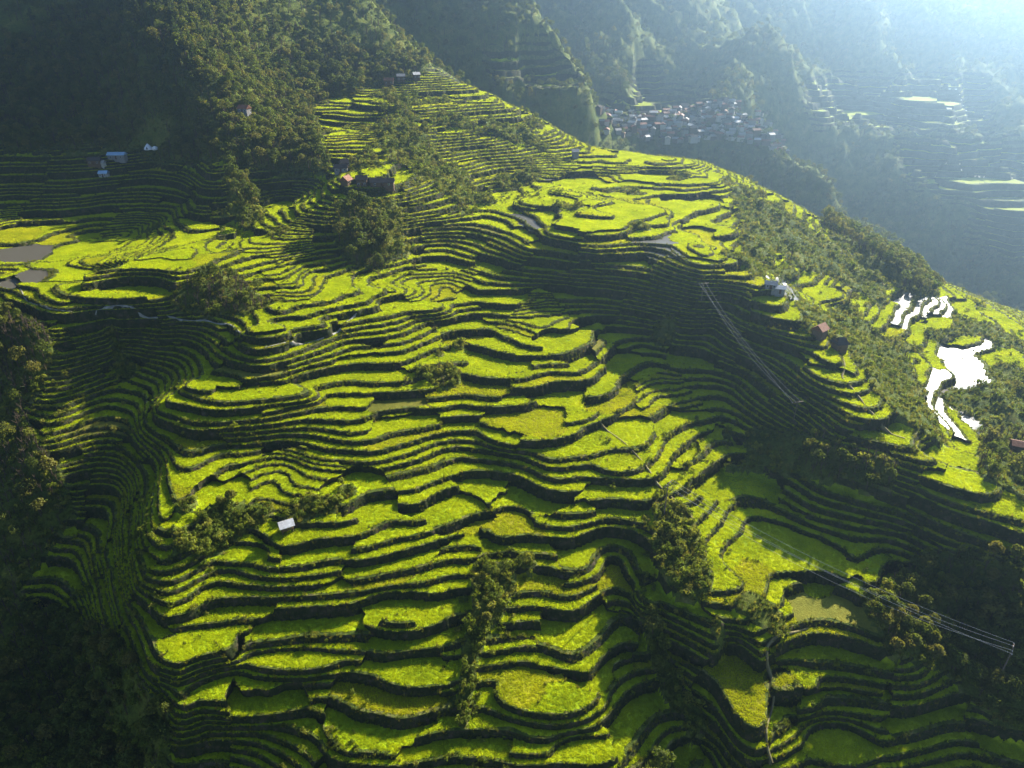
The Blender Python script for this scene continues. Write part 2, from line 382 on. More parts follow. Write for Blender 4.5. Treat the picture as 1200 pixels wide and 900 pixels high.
# faces standing along the sector edges, closing the steps between neighbours
E = np.concatenate([V3[:, [0, 1]], V3[:, [1, 2]], V3[:, [2, 0]]]); eC = np.concatenate([C[:, [0, 1]], C[:, [1, 2]], C[:, [2, 0]]]); eZ = np.concatenate([Z[:, [0, 1]], Z[:, [1, 2]], Z[:, [2, 0]]])
ek = np.sort(E, 1); ek = ek[:, 0].astype(np.int64) * NV + ek[:, 1]
_, ei, ec = np.unique(ek, return_index=True, return_counts=True); ei = ei[ec == 1]
ei = ei[(eC[ei, :, 3] < 0.6).any(1)]
sk_a = np.c_[eC[ei, 0, :2], eZ[ei, 0]]; sk_b = np.c_[eC[ei, 1, :2], eZ[ei, 1]]
drop = np.array([0, 0, 3.0])
SKIRT = np.stack([sk_a, sk_b, sk_b - drop, sk_a - drop], 1)
print('components', len(np.unique(comp)), 'skirts', len(SKIRT), round(time.time() - T0, 1), 's')
UPV = lambda a: a + np.array([0, 0, ZC])

# ------------------------------------------------------------------ materials
def mat(name, build):
    m = bpy.data.materials.new(name); m.use_nodes = True
    nt_ = m.node_tree; n = nt_.nodes; b = n['Principled BSDF']; build(nt_, n, nt_.links, b); return m
def ramp(n, l, fac, stops):
    r = n.new('ShaderNodeValToRGB'); e = r.color_ramp.elements
    while len(e) < len(stops): e.new(0.5)
    for el, (p, c) in zip(e, stops): el.position = p; el.color = (*c, 1)
    l.new(fac, r.inputs[0]); return r.outputs[0]
def tex(n, l, scale, detail=4, rough=0.6, coord=None):
    g_ = n.new('ShaderNodeNewGeometry'); t_ = n.new('ShaderNodeTexNoise'); t_.inputs['Scale'].default_value = scale
    t_.inputs['Detail'].default_value = detail; t_.inputs['Roughness'].default_value = rough
    l.new(coord if coord else g_.outputs['Position'], t_.inputs['Vector']); return t_.outputs['Fac']
def mixc(n, l, fac, a, b, mode='MIX'):
    m = n.new('ShaderNodeMix'); m.data_type = 'RGBA'; m.blend_type = mode
    for s_, v_ in ((0, fac), (6, a), (7, b)):
        if hasattr(v_, 'links'): l.new(v_, m.inputs[s_])
        else: m.inputs[s_].default_value = v_ if s_ == 0 else (*v_, 1)
    return m.outputs[2]
def bump(n, l, b, h, strength, dist):
    bp = n.new('ShaderNodeBump'); bp.inputs['Strength'].default_value = strength; bp.inputs['Distance'].default_value = dist
    l.new(h, bp.inputs['Height']); l.new(bp.outputs[0], b.inputs['Normal'])
def rice(c0, c1, c2):
    def f(nt_, n, l, b):
        big = tex(n, l, 0.11, 3); fine = tex(n, l, 1.7, 5, 0.75); oi = n.new('ShaderNodeObjectInfo')
        col = ramp(n, l, big, [(0.3, c0), (0.55, c1), (0.75, c2)])
        dk = ramp(n, l, fine, [(0.3, (0.72, 0.75, 0.68)), (0.62, (1.06, 1.06, 1.0))])
        col = mixc(n, l, 1.0, col, dk, 'MULTIPLY')
        hs = n.new('ShaderNodeHueSaturation'); mr = n.new('ShaderNodeMapRange'); mr.inputs[3].default_value = 0.488; mr.inputs[4].default_value = 0.508
        l.new(oi.outputs['Random'], mr.inputs[0]); l.new(mr.outputs[0], hs.inputs['Hue']); 
        mr2 = n.new('ShaderNodeMapRange'); mr2.inputs[3].default_value = 0.78; mr2.inputs[4].default_value = 1.12
        wn_ = n.new('ShaderNodeTexWhiteNoise'); wn_.noise_dimensions = '1D'; l.new(oi.outputs['Random'], wn_.inputs['W']); l.new(wn_.outputs['Value'], mr2.inputs[0]); l.new(mr2.outputs[0], hs.inputs['Value'])
        l.new(col, hs.inputs['Color']); l.new(hs.outputs[0], b.inputs['Base Color'])
        b.inputs['Roughness'].default_value = 0.8; b.inputs['Specular IOR Level'].default_value = 0.05
        bump(n, l, b, fine, 0.9, 0.5)
    return f
M_RICE = mat('rice_green', rice((0.25, 0.32, 0.005), (0.34, 0.41, 0.007), (0.41, 0.45, 0.009)))
M_RICE2 = mat('rice_ripening', rice((0.20, 0.21, 0.008), (0.31, 0.29, 0.012), (0.36, 0.31, 0.02)))
M_DRY = mat('stubble', rice((0.15, 0.15, 0.02), (0.23, 0.21, 0.03), (0.28, 0.23, 0.05)))
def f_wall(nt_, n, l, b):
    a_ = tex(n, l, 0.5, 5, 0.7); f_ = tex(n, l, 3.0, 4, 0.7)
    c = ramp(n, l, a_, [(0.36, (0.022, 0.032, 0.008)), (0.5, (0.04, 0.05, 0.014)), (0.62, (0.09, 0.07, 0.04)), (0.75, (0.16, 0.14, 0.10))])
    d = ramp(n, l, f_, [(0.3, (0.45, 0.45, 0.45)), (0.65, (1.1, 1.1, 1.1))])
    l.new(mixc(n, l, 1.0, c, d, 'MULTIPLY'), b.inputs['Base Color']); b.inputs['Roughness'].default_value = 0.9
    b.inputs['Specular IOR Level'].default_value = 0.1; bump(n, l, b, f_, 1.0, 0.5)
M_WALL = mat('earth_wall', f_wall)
def f_bund(nt_, n, l, b):
    a_ = tex(n, l, 0.35, 5, 0.7); f_ = tex(n, l, 2.5, 4, 0.7)
    c = ramp(n, l, a_, [(0.35, (0.05, 0.075, 0.012)), (0.5, (0.11, 0.14, 0.02)), (0.62, (0.19, 0.18, 0.05)), (0.75, (0.24, 0.20, 0.10))])
    d = ramp(n, l, f_, [(0.3, (0.5, 0.5, 0.5)), (0.65, (1.1, 1.1, 1.1))])
    l.new(mixc(n, l, 1.0, c, d, 'MULTIPLY'), b.inputs['Base Color']); b.inputs['Roughness'].default_value = 0.9
    b.inputs['Specular IOR Level'].default_value = 0.1; bump(n, l, b, f_, 1.0, 0.5)
M_BUND = mat('grass_bund', f_bund)
def f_wild(nt_, n, l, b):
    a_ = tex(n, l, 0.06, 5, 0.7); f_ = tex(n, l, 0.9, 5, 0.75)
    c = ramp(n, l, a_, [(0.35, (0.06, 0.09, 0.012)), (0.52, (0.13, 0.16, 0.02)), (0.68, (0.22, 0.21, 0.04))])
    d = ramp(n, l, f_, [(0.3, (0.5, 0.5, 0.5)), (0.65, (1.15, 1.15, 1.1))])
    l.new(mixc(n, l, 1.0, c, d, 'MULTIPLY'), b.inputs['Base Color']); b.inputs['Roughness'].default_value = 0.95
    b.inputs['Specular IOR Level'].default_value = 0.1; bump(n, l, b, f_, 1.0, 1.5)
M_WILD = mat('wild_slope', f_wild)
def f_water(nt_, n, l, b):
    b.inputs['Base Color'].default_value = (0.09, 0.08, 0.06, 1); b.inputs['Roughness'].default_value = 0.42; b.inputs['IOR'].default_value = 1.33
    b.inputs['Specular IOR Level'].default_value = 0.35; bump(n, l, b, tex(n, l, 1.2, 3), 0.25, 0.1)
M_WATER = mat('pond_water', f_water)

# ------------------------------------------------------------------ mesh helpers
def mesh_from(name, v, f, mats, smooth=False, mi=None):
    v = np.asarray(v, np.float32).reshape(-1, 3); f = np.asarray(f, np.int32); k = f.shape[1]
    me = bpy.data.meshes.new(name); me.vertices.add(len(v)); me.vertices.foreach_set('co', v.ravel())
    me.loops.add(f.size); me.loops.foreach_set('vertex_index', f.ravel()); me.polygons.add(len(f))
    me.polygons.foreach_set('loop_start', np.arange(0, f.size, k, dtype=np.int32))
    for m_ in (mats if isinstance(mats, (list, tuple)) else [mats]): me.materials.append(m_)
    if mi is not None: me.polygons.foreach_set('material_index', np.asarray(mi, np.int32))
    if smooth: me.polygons.foreach_set('use_smooth', np.ones(len(f), bool))
    me.update(calc_edges=True); return me
def tri_mesh(name, P3, mats, smooth=False, mi=None):  # P3: n,3,3 soup -> welded
    n = len(P3); k = np.round(P3.reshape(-1, 3) * 400).astype(np.int64) + 4_000_000
    key_ = (k[:, 0] * 8_388_608 + k[:, 1]) ^ (k[:, 2] << 42)
    _, fi, iv = np.unique(key_, return_index=True, return_inverse=True)
    return mesh_from(name, P3.reshape(-1, 3)[fi], iv.reshape(n, 3), mats, smooth, mi)
def link(name, me, parent=None, loc=None, rz=0.0, scale=None):
    o = bpy.data.objects.new(name, me); COL.objects.link(o)
    if parent is not None: o.parent = parent
    if loc is not None: o.location = loc
    if rz: o.rotation_euler = (0, 0, rz)
    if scale is not None: o.scale = scale
    return o
def tag(o, label=None, cat=None, group=None, kind=None):
    for k_, v_ in (('label', label), ('category', cat), ('group', group), ('kind', kind)):
        if v_: o[k_] = v_
    return o

# ------------------------------------------------------------------ the hillside and its paddies
PZ = UPV(np.concatenate([C[:, :, :2], Z[:, :, None]], axis=2))
# wild ground: welded grid triangles
wu, wi = np.unique(WTRI, return_inverse=True)
wv = UPV(np.c_[X[wu], Y[wu], F[wu]]); wf = wi.reshape(-1, 3)
e1 = wv[wf[:, 1]] - wv[wf[:, 0]]; e2 = wv[wf[:, 2]] - wv[wf[:, 0]]; bad = np.cross(e1, e2)[:, 2] < 0
wf[bad] = wf[bad][:, [0, 2, 1]]
terrain = tag(link('terrain', mesh_from('terrain', wv, wf, M_WILD, True)), 'green mountain slopes and valleys around the rice terraces', kind='structure')

cen = PZ.mean(1); pu, pv = project(cen[:, 0], cen[:, 1], cen[:, 2] - ZC)
tread = cls == 2
ucomp, cinv = np.unique(comp, return_inverse=True); NC = len(ucomp)
a3 = np.abs((PZ[:, 1, 0] - PZ[:, 0, 0]) * (PZ[:, 2, 1] - PZ[:, 0, 1]) - (PZ[:, 1, 1] - PZ[:, 0, 1]) * (PZ[:, 2, 0] - PZ[:, 0, 0])) / 2
rr = np.hypot(cen[:, 0], cen[:, 1]); sight = (ZC - cen[:, 2]) / np.maximum(rr, 1)
vis = (pu > 0) & (pu < 1200) & (pv > 0) & (pv < 900) & ((cen[:, 2] - ZC) / rr > sample(HORIZ, cen[:, 0], cen[:, 1]) - 0.03)
vis2 = (pu > -140) & (pu < 1340) & (pv > -60) & (pv < 1020) & ((cen[:, 2] - ZC) / rr > sample(HORIZ, cen[:, 0], cen[:, 1]) - 0.04)
pix = np.bincount(cinv, weights=np.where(vis & tread, a3 * sight / (rr ** 2 + (ZC - cen[:, 2]) ** 2) * FPX ** 2, 0), minlength=NC)
area = np.bincount(cinv, weights=np.where(tread, a3, 0), minlength=NC)
cu = np.bincount(cinv, weights=pu * a3 * tread, minlength=NC) / np.maximum(area, 1e-6); cv = np.bincount(cinv, weights=pv * a3 * tread, minlength=NC) / np.maximum(area, 1e-6)
crr = np.bincount(cinv, weights=rr * a3 * tread, minlength=NC) / np.maximum(area, 1e-6)
STUB = [(95,490,140,515),(430,460,470,482),(660,285,690,300)]
kind = np.zeros(NC, int); hsh = (ucomp * 2654435761 % 1000) / 1000.0
kind[(hsh > 0.86)] = 1; kind[hsh > 0.993] = 2
kind[(pix < 12) & (kind == 2)] = 1
for x0, y0, x1, y1 in STUB: kind[(cu > x0) & (cu < x1) & (cv > y0) & (cv < y1)] = 2
for x0, y0, x1, y1 in WATER: kind[(cu > x0) & (cu < x1) & (cv > y0) & (cv < y1)] = 3
MK = [M_RICE, M_RICE2, M_DRY, M_WATER]
best = np.argsort(-pix)[:300]; best = best[pix[best] > 3]
isbest = np.zeros(NC, bool); isbest[best] = True
order = np.argsort(cinv, kind='stable'); starts = np.searchsorted(cinv[order], np.arange(NC + 1))
ripe = {0: 'green rice paddy', 1: 'yellowing rice paddy', 2: 'brown harvested paddy', 3: 'flooded paddy'}
for c_ in best:
    ix = order[starts[c_]:starts[c_ + 1]]
    tr = ix[tread[ix]]; wl_ = ix[~tread[ix]]
    if len(tr) == 0: continue
    o = link('rice_paddy', tri_mesh('rice_paddy', PZ[tr], MK[kind[c_]]), terrain)
    if kind[c_] == 3: o['label'] = 'flooded rice paddy reflecting the bright sky'
    elif kind[c_] == 2: o['label'] = 'brown dry paddy of stubble among green ones'
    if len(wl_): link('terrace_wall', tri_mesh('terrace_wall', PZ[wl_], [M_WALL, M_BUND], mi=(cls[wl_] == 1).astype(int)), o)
rest = ~isbest[cinv]
tag(link('rice_paddies', tri_mesh('rice_paddies', PZ[rest & tread], MK, mi=kind[cinv[rest & tread]]), terrain), 'many small rice paddies on the terraced slopes', kind='stuff')
rw = rest & ~tread
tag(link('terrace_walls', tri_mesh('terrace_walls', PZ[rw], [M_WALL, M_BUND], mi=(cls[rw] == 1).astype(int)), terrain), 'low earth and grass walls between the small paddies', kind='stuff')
sv = UPV(SKIRT.reshape(-1, 3))
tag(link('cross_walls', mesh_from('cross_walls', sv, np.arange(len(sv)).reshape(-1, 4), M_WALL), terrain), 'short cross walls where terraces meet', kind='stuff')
print('paddies', len(best), 'of', NC, 'terrain done', round(time.time() - T0, 1), 's')
#=====VEG=====
# ------------------------------------------------------------------ vegetation: shapes
def foliage(c0, c1, c2, trans=0.52):
    def f(nt_, n, l, b):
        oi = n.new('ShaderNodeObjectInfo'); tn = tex(n, l, 0.5, 3, 0.6)
        c = ramp(n, l, oi.outputs['Random'], [(0.0, c0), (0.5, c1), (1.0, c2)])
        d = ramp(n, l, tn, [(0.3, (0.6, 0.62, 0.55)), (0.7, (1.25, 1.2, 1.1))]); c = mixc(n, l, 1.0, c, d, 'MULTIPLY')
        l.new(c, b.inputs['Base Color']); b.inputs['Roughness'].default_value = 0.75; b.inputs['Specular IOR Level'].default_value = 0.2
        tr = n.new('ShaderNodeBsdfTranslucent'); l.new(mixc(n, l, 1.0, c, (1.3, 1.25, 0.6), 'MULTIPLY'), tr.inputs[0])
        ms = n.new('ShaderNodeMixShader'); ms.inputs[0].default_value = trans
        l.new(b.outputs[0], ms.inputs[1]); l.new(tr.outputs[0], ms.inputs[2]); l.new(ms.outputs[0], n['Material Output'].inputs[0])
    return f
M_LEAF = mat('leaf_green', foliage((0.075, 0.105, 0.016), (0.12, 0.15, 0.022), (0.18, 0.17, 0.04)))
M_PINE = mat('pine_needles', foliage((0.04, 0.07, 0.018), (0.06, 0.085, 0.022), (0.08, 0.10, 0.03)))
M_BUSH = mat('bush_leaves', foliage((0.11, 0.155, 0.014), (0.18, 0.22, 0.02), (0.27, 0.27, 0.05)))
M_GRASS = mat('grass_blades', foliage((0.07, 0.10, 0.012), (0.13, 0.16, 0.018), (0.22, 0.20, 0.05), 0.55))
def plain(col, rough=0.8, spec=0.2, nscale=None, amt=0.35, metal=0.0):
    def f(nt_, n, l, b):
        b.inputs['Roughness'].default_value = rough; b.inputs['Specular IOR Level'].default_value = spec; b.inputs['Metallic'].default_value = metal
        if nscale:
            d = ramp(n, l, tex(n, l, nscale, 5, 0.7), [(0.3, (1 - amt,) * 3), (0.7, (1 + amt * 0.6,) * 3)])
            l.new(mixc(n, l, 1.0, col, d, 'MULTIPLY'), b.inputs['Base Color'])
        else: b.inputs['Base Color'].default_value = (*col, 1)
    return f
M_BARK = mat('bark', plain((0.09, 0.065, 0.045), 0.9, 0.1, 3.0))

def leaf_quads(pts, nrm, size, r_):
    """Small bent leaf sprays at the points, roughly facing outwards."""
    n = len(pts); nr_ = nrm + r_.normal(0, 0.55, (n, 3)); nr_ /= np.linalg.norm(nr_, axis=1)[:, None] + 1e-9
    t_ = np.cross(nr_, r_.normal(0, 1, (n, 3))); t_ /= np.linalg.norm(t_, axis=1)[:, None] + 1e-9; b_ = np.cross(nr_, t_)
    s_ = (size * r_.uniform(0.6, 1.35, n))[:, None]; w_ = s_ * r_.uniform(0.5, 0.8, (n, 1))
    v = np.stack([pts - t_ * s_, pts - b_ * w_ + nr_ * s_ * 0.25, pts + t_ * s_, pts + b_ * w_ + nr_ * s_ * 0.25], 1)
    return v.reshape(-1, 3), np.arange(4 * n).reshape(n, 4)
def crown_mesh(name, lobes, n, size, material, seed):
    r_ = np.random.default_rng(seed); P, N_ = [], []
    wts = np.array([a[3] * a[4] for a in lobes]); cnt = np.maximum(3, (n * wts / wts.sum()).astype(int))
    for (cx, cy, cz, rx, rz), k in zip(lobes, cnt):
        d = r_.normal(0, 1, (k, 3)); d /= np.linalg.norm(d, axis=1)[:, None]; d[:, 2] = np.where(d[:, 2] < -0.4, -d[:, 2], d[:, 2])
        rad = r_.uniform(0.62, 1.08, (k, 1)); P.append(np.array([cx, cy, cz]) + d * rad * np.array([rx, rx, rz])); N_.append(d)
    v, f = leaf_quads(np.concatenate(P), np.concatenate(N_), size, r_); return mesh_from(name, v, f, material)
def tube(pts, rad, sides=5):
    V, Fc = [], []
    pts = np.asarray(pts, float)
    for i, p in enumerate(pts):
        d = pts[min(i + 1, len(pts) - 1)] - pts[max(i - 1, 0)]; d /= np.linalg.norm(d) + 1e-9
        a_ = np.cross(d, (0.31, 0.9, 0.12)); a_ /= np.linalg.norm(a_) + 1e-9; b_ = np.cross(d, a_)
        for k in range(sides):
            an = 2 * math.pi * k / sides; V.append(p + rad[i] * (math.cos(an) * a_ + math.sin(an) * b_))
    for i in range(len(pts) - 1):
        for k in range(sides):
            q_ = i * sides; Fc.append((q_ + k, q_ + (k + 1) % sides, q_ + sides + (k + 1) % sides, q_ + sides + k))
    return V, Fc
def trunk_mesh(name, h, r0, limbs, seed):
    r_ = np.random.default_rng(seed); V, Fc = tube([(0, 0, -0.8), (0.05, 0, h * 0.4), (r_.normal(0, .15), r_.normal(0, .15), h)], [r0 * 1.2, r0 * 0.8, r0 * 0.3])
    for (tx, ty, tz) in limbs:
        v, f = tube([(0, 0, h * r_.uniform(0.45, 0.65)), (tx * 0.6, ty * 0.6, tz * 0.85), (tx, ty, tz)], [r0 * 0.5, r0 * 0.35, r0 * 0.12], 4); o_ = len(V); V += v; Fc += [tuple(q_ + o_ for q_ in ff) for ff in f]
    return mesh_from(name, V, Fc, M_BARK, True)
def broad(seed, h, w, n=330, size=0.42):
    r_ = np.random.default_rng(seed); lob = [(0, 0, h * 0.66, w * 0.36, h * 0.26)]; k = int(r_.integers(4, 7))
    for i in range(k):
        a_ = 2 * math.pi * (i + r_.uniform(-.3, .3)) / k; q_ = r_.uniform(0.2, 0.34) * w
        lob.append((math.cos(a_) * q_, math.sin(a_) * q_, h * r_.uniform(0.45, 0.80), w * r_.uniform(0.16, 0.27), h * r_.uniform(0.12, 0.2)))
    lob.append((r_.normal(0, .1) * w, r_.normal(0, .1) * w, h * 0.86, w * 0.2, h * 0.14))
    return trunk_mesh('trunk', h * 0.7, 0.03 * h, [l_[:3] for l_ in lob[1:5]], seed), crown_mesh('crown', lob, n, size, M_LEAF, seed)
def pine(seed, h, w):
    r_ = np.random.default_rng(seed); lob = []
    for i in range(9):
        f_ = i / 8; q_ = w * 0.5 * (1 - f_) ** 0.8
        for j in range(3 if i < 7 else 1):
            a_ = r_.uniform(0, 6.28); lob.append((math.cos(a_) * q_ * .6, math.sin(a_) * q_ * .6, h * (0.28 + 0.68 * f_), max(q_ * 0.55, .35), h * 0.055))
    return trunk_mesh('trunk', h * 0.95, 0.02 * h, [], seed), crown_mesh('crown', lob, 420, 0.42, M_PINE, seed)
def bush(seed, h, w, n=90, size=0.26):
    r_ = np.random.default_rng(seed); lob = [(r_.normal(0, .22) * w, r_.normal(0, .22) * w, h * r_.uniform(.3, .6), w * r_.uniform(.2, .34), h * r_.uniform(.28, .42)) for _ in range(4)]
    return crown_mesh('shrub', lob, n, size, M_BUSH, seed)
def tuft(seed, h, w, n=14):
    r_ = np.random.default_rng(seed); V, Fc = [], []
    for i in range(n):
        a_ = r_.uniform(0, 6.28); b_ = r_.uniform(0.1, 1) * w; p = np.array([r_.normal(0, w * .25), r_.normal(0, w * .25), -0.15]); t_ = p + np.array([math.cos(a_) * b_, math.sin(a_) * b_, h * r_.uniform(.6, 1.1)])
        s_ = np.array([-math.sin(a_), math.cos(a_), 0]) * w * 0.16; o_ = len(V); V += [p - s_, p + s_, t_]; Fc.append((o_, o_ + 1, o_ + 2))
    return mesh_from('grass_tuft', V, Fc, M_GRASS)
TREES = [broad(11, 7.5, 6.2), broad(12, 9.0, 6.8), broad(13, 6.0, 5.6), broad(14, 8.2, 5.2), pine(15, 13.0, 5.6), broad(16, 4.6, 4.4, 380, 0.36)]
BUSH = [bush(21, 1.6, 2.2), bush(22, 2.3, 2.6, 120, 0.3), bush(23, 1.2, 2.4), bush(24, 1.9, 1.7)]
TUFT = [tuft(31, 0.75, 0.5), tuft(32, 1.1, 0.6), tuft(33, 0.5, 0.7, 18)]

# ------------------------------------------------------------------ vegetation: places
def visible(x, y, z):
    u, v = project(x, y, z - ZC + 2); r = np.hypot(x, y)
    return (u > -160) & (u < 1360) & (v > -80) & (v < 1040) & ((z + 4 - ZC) / r > sample(HORIZ, x, y) - 0.03)
def thin(x, y, d):
    k = np.floor(x / d).astype(np.int64) * 1_000_003 + np.floor(y / d).astype(np.int64); return np.unique(k, return_index=True)[1]
def polar_points(n, r0, r1):
    th = rng.uniform(math.radians(-55), math.radians(53), n); r = np.sqrt(rng.uniform(r0 * r0, r1 * r1, n)); return r * np.sin(th), r * np.cos(th)
fx_, fy_ = [], []
for n_, r0, r1, d in ((60000, 60, 330, 2.3), (90000, 330, 640, 3.2), (60000, 640, 1100, 5.6), (60000, 1100, 2200, 10.5)):
    x, y = polar_points(n_, r0, r1); k = sample(GM, x, y) > 0.55; x, y = x[k], y[k]; k = thin(x, y, d); fx_.append(x[k]); fy_.append(y[k])
fx_, fy_ = np.concatenate(fx_), np.concatenate(fy_); fz_ = sample(GF, fx_, fy_) + ZC; fr_ = np.hypot(fx_, fy_)
u_, v_ = project(fx_, fy_, fz_ - ZC)
gap = fbm(fx_ / 22, fy_ / 22, 2, 51)
OPEN = [[(840,205),(900,228),(1000,290),(1060,327),(1050,350),(960,330),(880,300),(850,260)],[(985,350),(1020,380),(1060,420),(1110,520),(1060,500),(1000,420),(965,380)],[(1095,460),(1200,440),(1230,520),(1160,500)],
        [(470,120),(510,180),(560,200),(600,230),(560,240),(500,205),(450,180),(440,150)],[(765,585),(800,588),(835,640),(850,700),(838,760),(848,830),(800,800),(770,740),(790,700),(772,660)],[(554,662),(596,650),(610,690),(570,745),(556,780),(548,850),(540,850),(540,780),(550,720)]]
opn = np.zeros(len(fx_), bool)
for p in OPEN: opn |= inpoly(u_, v_, p) & (fr_ < 650)
opn |= (sample(weed, fx_, fy_) > 0.1) & (fr_ < 650) & ~inpoly(u_, v_, WILD_NEAR[0]) & ~inpoly(u_, v_, WILD_NEAR[1]) & ~inpoly(u_, v_, WILD_NEAR[8]) & ~inpoly(u_, v_, WILD_NEAR[-1])
isb = (opn & (rng.random(len(fx_)) < 0.94)) | ((fr_ < 300) & (rng.random(len(fx_)) < 0.45))
village = inpoly(u_, v_, [(695,128),(760,130),(850,118),(905,150),(925,175),(900,182),(850,168),(790,172),(700,160)]) & (fr_ > 600)
EXCL = [(448,214,6),(424,212,4.5),(406,214,4.5),(400,201,4.5),(404,190,4),(138,185,8),(112,192,7),(121,201,6),(119,193,6),(336,618,5),(287,133,6),(456,98,6),(470,94,5),(488,92,5),(903,336,6),(914,341,5),
 (960,392,5),(983,408,5),(674,184,5),(1193,528,6),(174,175,9),(182,175,9),(178,180,10),(138,192,8),(287,140,6)]
EXW = [(*on_ground(a, b), d) for a, b, d in EXCL]
def clear_of(x, y):
    k_ = np.ones(len(x), bool)
    for ex, ey, d in EXW: k_ &= (x - ex) ** 2 + (y - ey) ** 2 > d * d
    return k_
keep = clear_of(fx_, fy_) & ~(opn & (u_ > 830) & (rng.random(len(fx_)) < 0.8)) & (gap > -1.0) & ~(village & (rng.random(len(fx_)) < 0.75)) & visible(fx_, fy_, fz_)
fx_, fy_, fz_, fr_, u_, v_, isb, opn = (q_[keep] for q_ in (fx_, fy_, fz_, fr_, u_, v_, isb, opn))
tk = rng.integers(0, 4, len(fx_)); pinez = inpoly(u_, v_, [(140,-40),(240,-40),(260,60),(210,110),(165,70)]) & (fr_ < 620)
tk[pinez & (rng.random(len(fx_)) < 0.25)] = 4; tk[(fr_ > 620) & (rng.random(len(fx_)) < 0.06)] = 4
tk[(fr_ < 330) & (tk != 4)] = 5; tk[(fr_ < 330) & (rng.random(len(fx_)) < 0.12)] = 2
tsc = rng.uniform(0.7, 1.2, len(fx_)) * np.interp(fr_, [0, 330, 560, 1100, 2200], [0.9, 0.9, 0.95, 1.15, 1.8]); trz = rng.uniform(0, 6.28, len(fx_))
TI = np.nonzero(~isb)[0]
# shrubs: open wild ground plus the overgrown terrace walls
bx_, by_, bz_, bs_ = [fx_[isb]], [fy_[isb]], [fz_[isb]], [rng.uniform(0.7, 1.5, isb.sum())]
x, y = polar_points(75000, 70, 640); k = sample(GM, x, y) < 0.6; x, y = x[k], y[k]; k = thin(x, y, 1.5); x, y = x[k], y[k]
SHRUBBY = [[(375,225),(490,225),(490,330),(420,340),(375,310)],[(195,310),(340,315),(330,375),(200,375)],[(258,195),(320,200),(320,275),(260,275)],[(700,500),(860,500),(860,720),(750,720)],
  [(845,190),(1080,325),(1200,385),(1200,530),(1100,530),(980,440),(880,330),(830,250)],[(420,115),(520,90),(700,175),(650,240),(560,250),(420,230)],[(20,375),(150,375),(150,540),(40,540)],[(145,600),(245,590),(250,715),(140,730)],
  [(870,495),(1080,495),(1080,590),(870,560)],[(540,640),(630,640),(600,900),(520,900)],[(340,840),(430,790),(440,900),(330,900)],[(900,740),(950,740),(955,900),(910,900)],[(1000,560),(1200,600),(1200,760),(1000,700)]]
u, v = project(x, y, sample(GF, x, y)); sh = np.zeros(len(x), bool)
for p in SHRUBBY: sh |= inpoly(u, v, p)
F_ = sample(GF, x, y); ss = nearest(x, y); lo_, hi_, t_ = levels(F_, ss); a_, b_ = breaks(lo_, ss, sample(GS, x, y)); onwall = t_ < a_ + b_ * 0.6
nz = fbm(x / 12, y / 12, 3, 61)
pick = np.where(sh, np.where(onwall, np.where(u > 830, 0.5, 0.9), np.where(nz > 0.05, np.where(u > 830, 0.16, 0.5), 0.04)), np.where(onwall, np.where(nz > 0.45, 0.5, 0.03), np.where(nz > 0.9, 0.2, 0.001)))
inwater = np.zeros(len(x), bool)
for x0, y0, x1, y1 in WATER: inwater |= (u > x0 - 6) & (u < x1 + 6) & (v > y0 - 6) & (v < y1 + 6)
k = (rng.random(len(x)) < pick) & clear_of(x, y) & ~inwater; x, y = x[k], y[k]; z = surface(x, y) + ZC; k = visible(x, y, z)
bx_.append(x[k]); by_.append(y[k]); bz_.append(z[k]); bs_.append(rng.uniform(0.35, 0.95, k.sum()) * np.where(sh[np.nonzero(rng.random(1) < 2)[0]].any(), 1, 1))
bx_, by_, bz_, bs_ = (np.concatenate(q_) for q_ in (bx_, by_, bz_, bs_)); bk = rng.integers(0, 4, len(bx_)); brz = rng.uniform(0, 6.28, len(bx_))

# ------------------------------------------------------------------ vegetation: single trees and shrubs
def zone(u, v, r):
    if r > 650: return 'on the far hazy ridge'
    if inpoly(np.array([u]), np.array([v]), WILD_NEAR[0])[0]: return 'in the forest on the mountain above the white tents' if u < 260 else 'on the sunlit forest spur above the hamlet'
    if u < 230 and v > 360: return 'in the dark ravine below the walled paddy shelf'
    if u < 500 and v < 380: return 'on the overgrown terraces below the hamlet'
    if u < 700: return 'in the scrubby gully through the main terraces'
    if v < 520 and u > 830: return 'on the sunny slope round the flooded paddies'
    if u > 985: return 'on the shaded slope under the power cables'
    return 'on the scrubby spine between two terrace bowls'
def size_word(q_, a, b): return 'smaller ' if q_ < a else ('larger ' if q_ > b else 'middling ')
tsize = tsc[TI] * np.array([7.5, 9, 6, 8.2, 13, 4.6])[tk[TI]] / fr_[TI]
sel = TI[np.argsort(-tsize)]; big = sel[(u_[sel] > 0) & (u_[sel] < 1200) & (v_[sel] > 0) & (v_[sel] < 900)][:300]
SRC_TREE = {}
tname = ['broadleaf_tree', 'broadleaf_tree', 'broadleaf_tree', 'broadleaf_tree', 'pine_tree', 'small_tree']
tword = ['rounded green broadleaf tree', 'tall broad crowned tree', 'low spreading broadleaf tree', 'narrow bushy broadleaf tree', 'tall dark pine tree', 'slender leafy tree']
for i in big:
    k = tk[i]; zn = zone(u_[i], v_[i], fr_[i])
    o = link(tname[k], None, None, (fx_[i], fy_[i], fz_[i]), trz[i], (tsc[i],) * 3); o.empty_display_size = 0.5
    tag(o, f'{size_word(tsc[i], 0.78, 1.0)}{tword[k]} {zn}', 'tree', f'trees {zn}')
    tr_ = link('trunk', TREES[k][0], o); cr_ = link('crown', TREES[k][1], o); SRC_TREE.setdefault(k, (tr_, cr_))
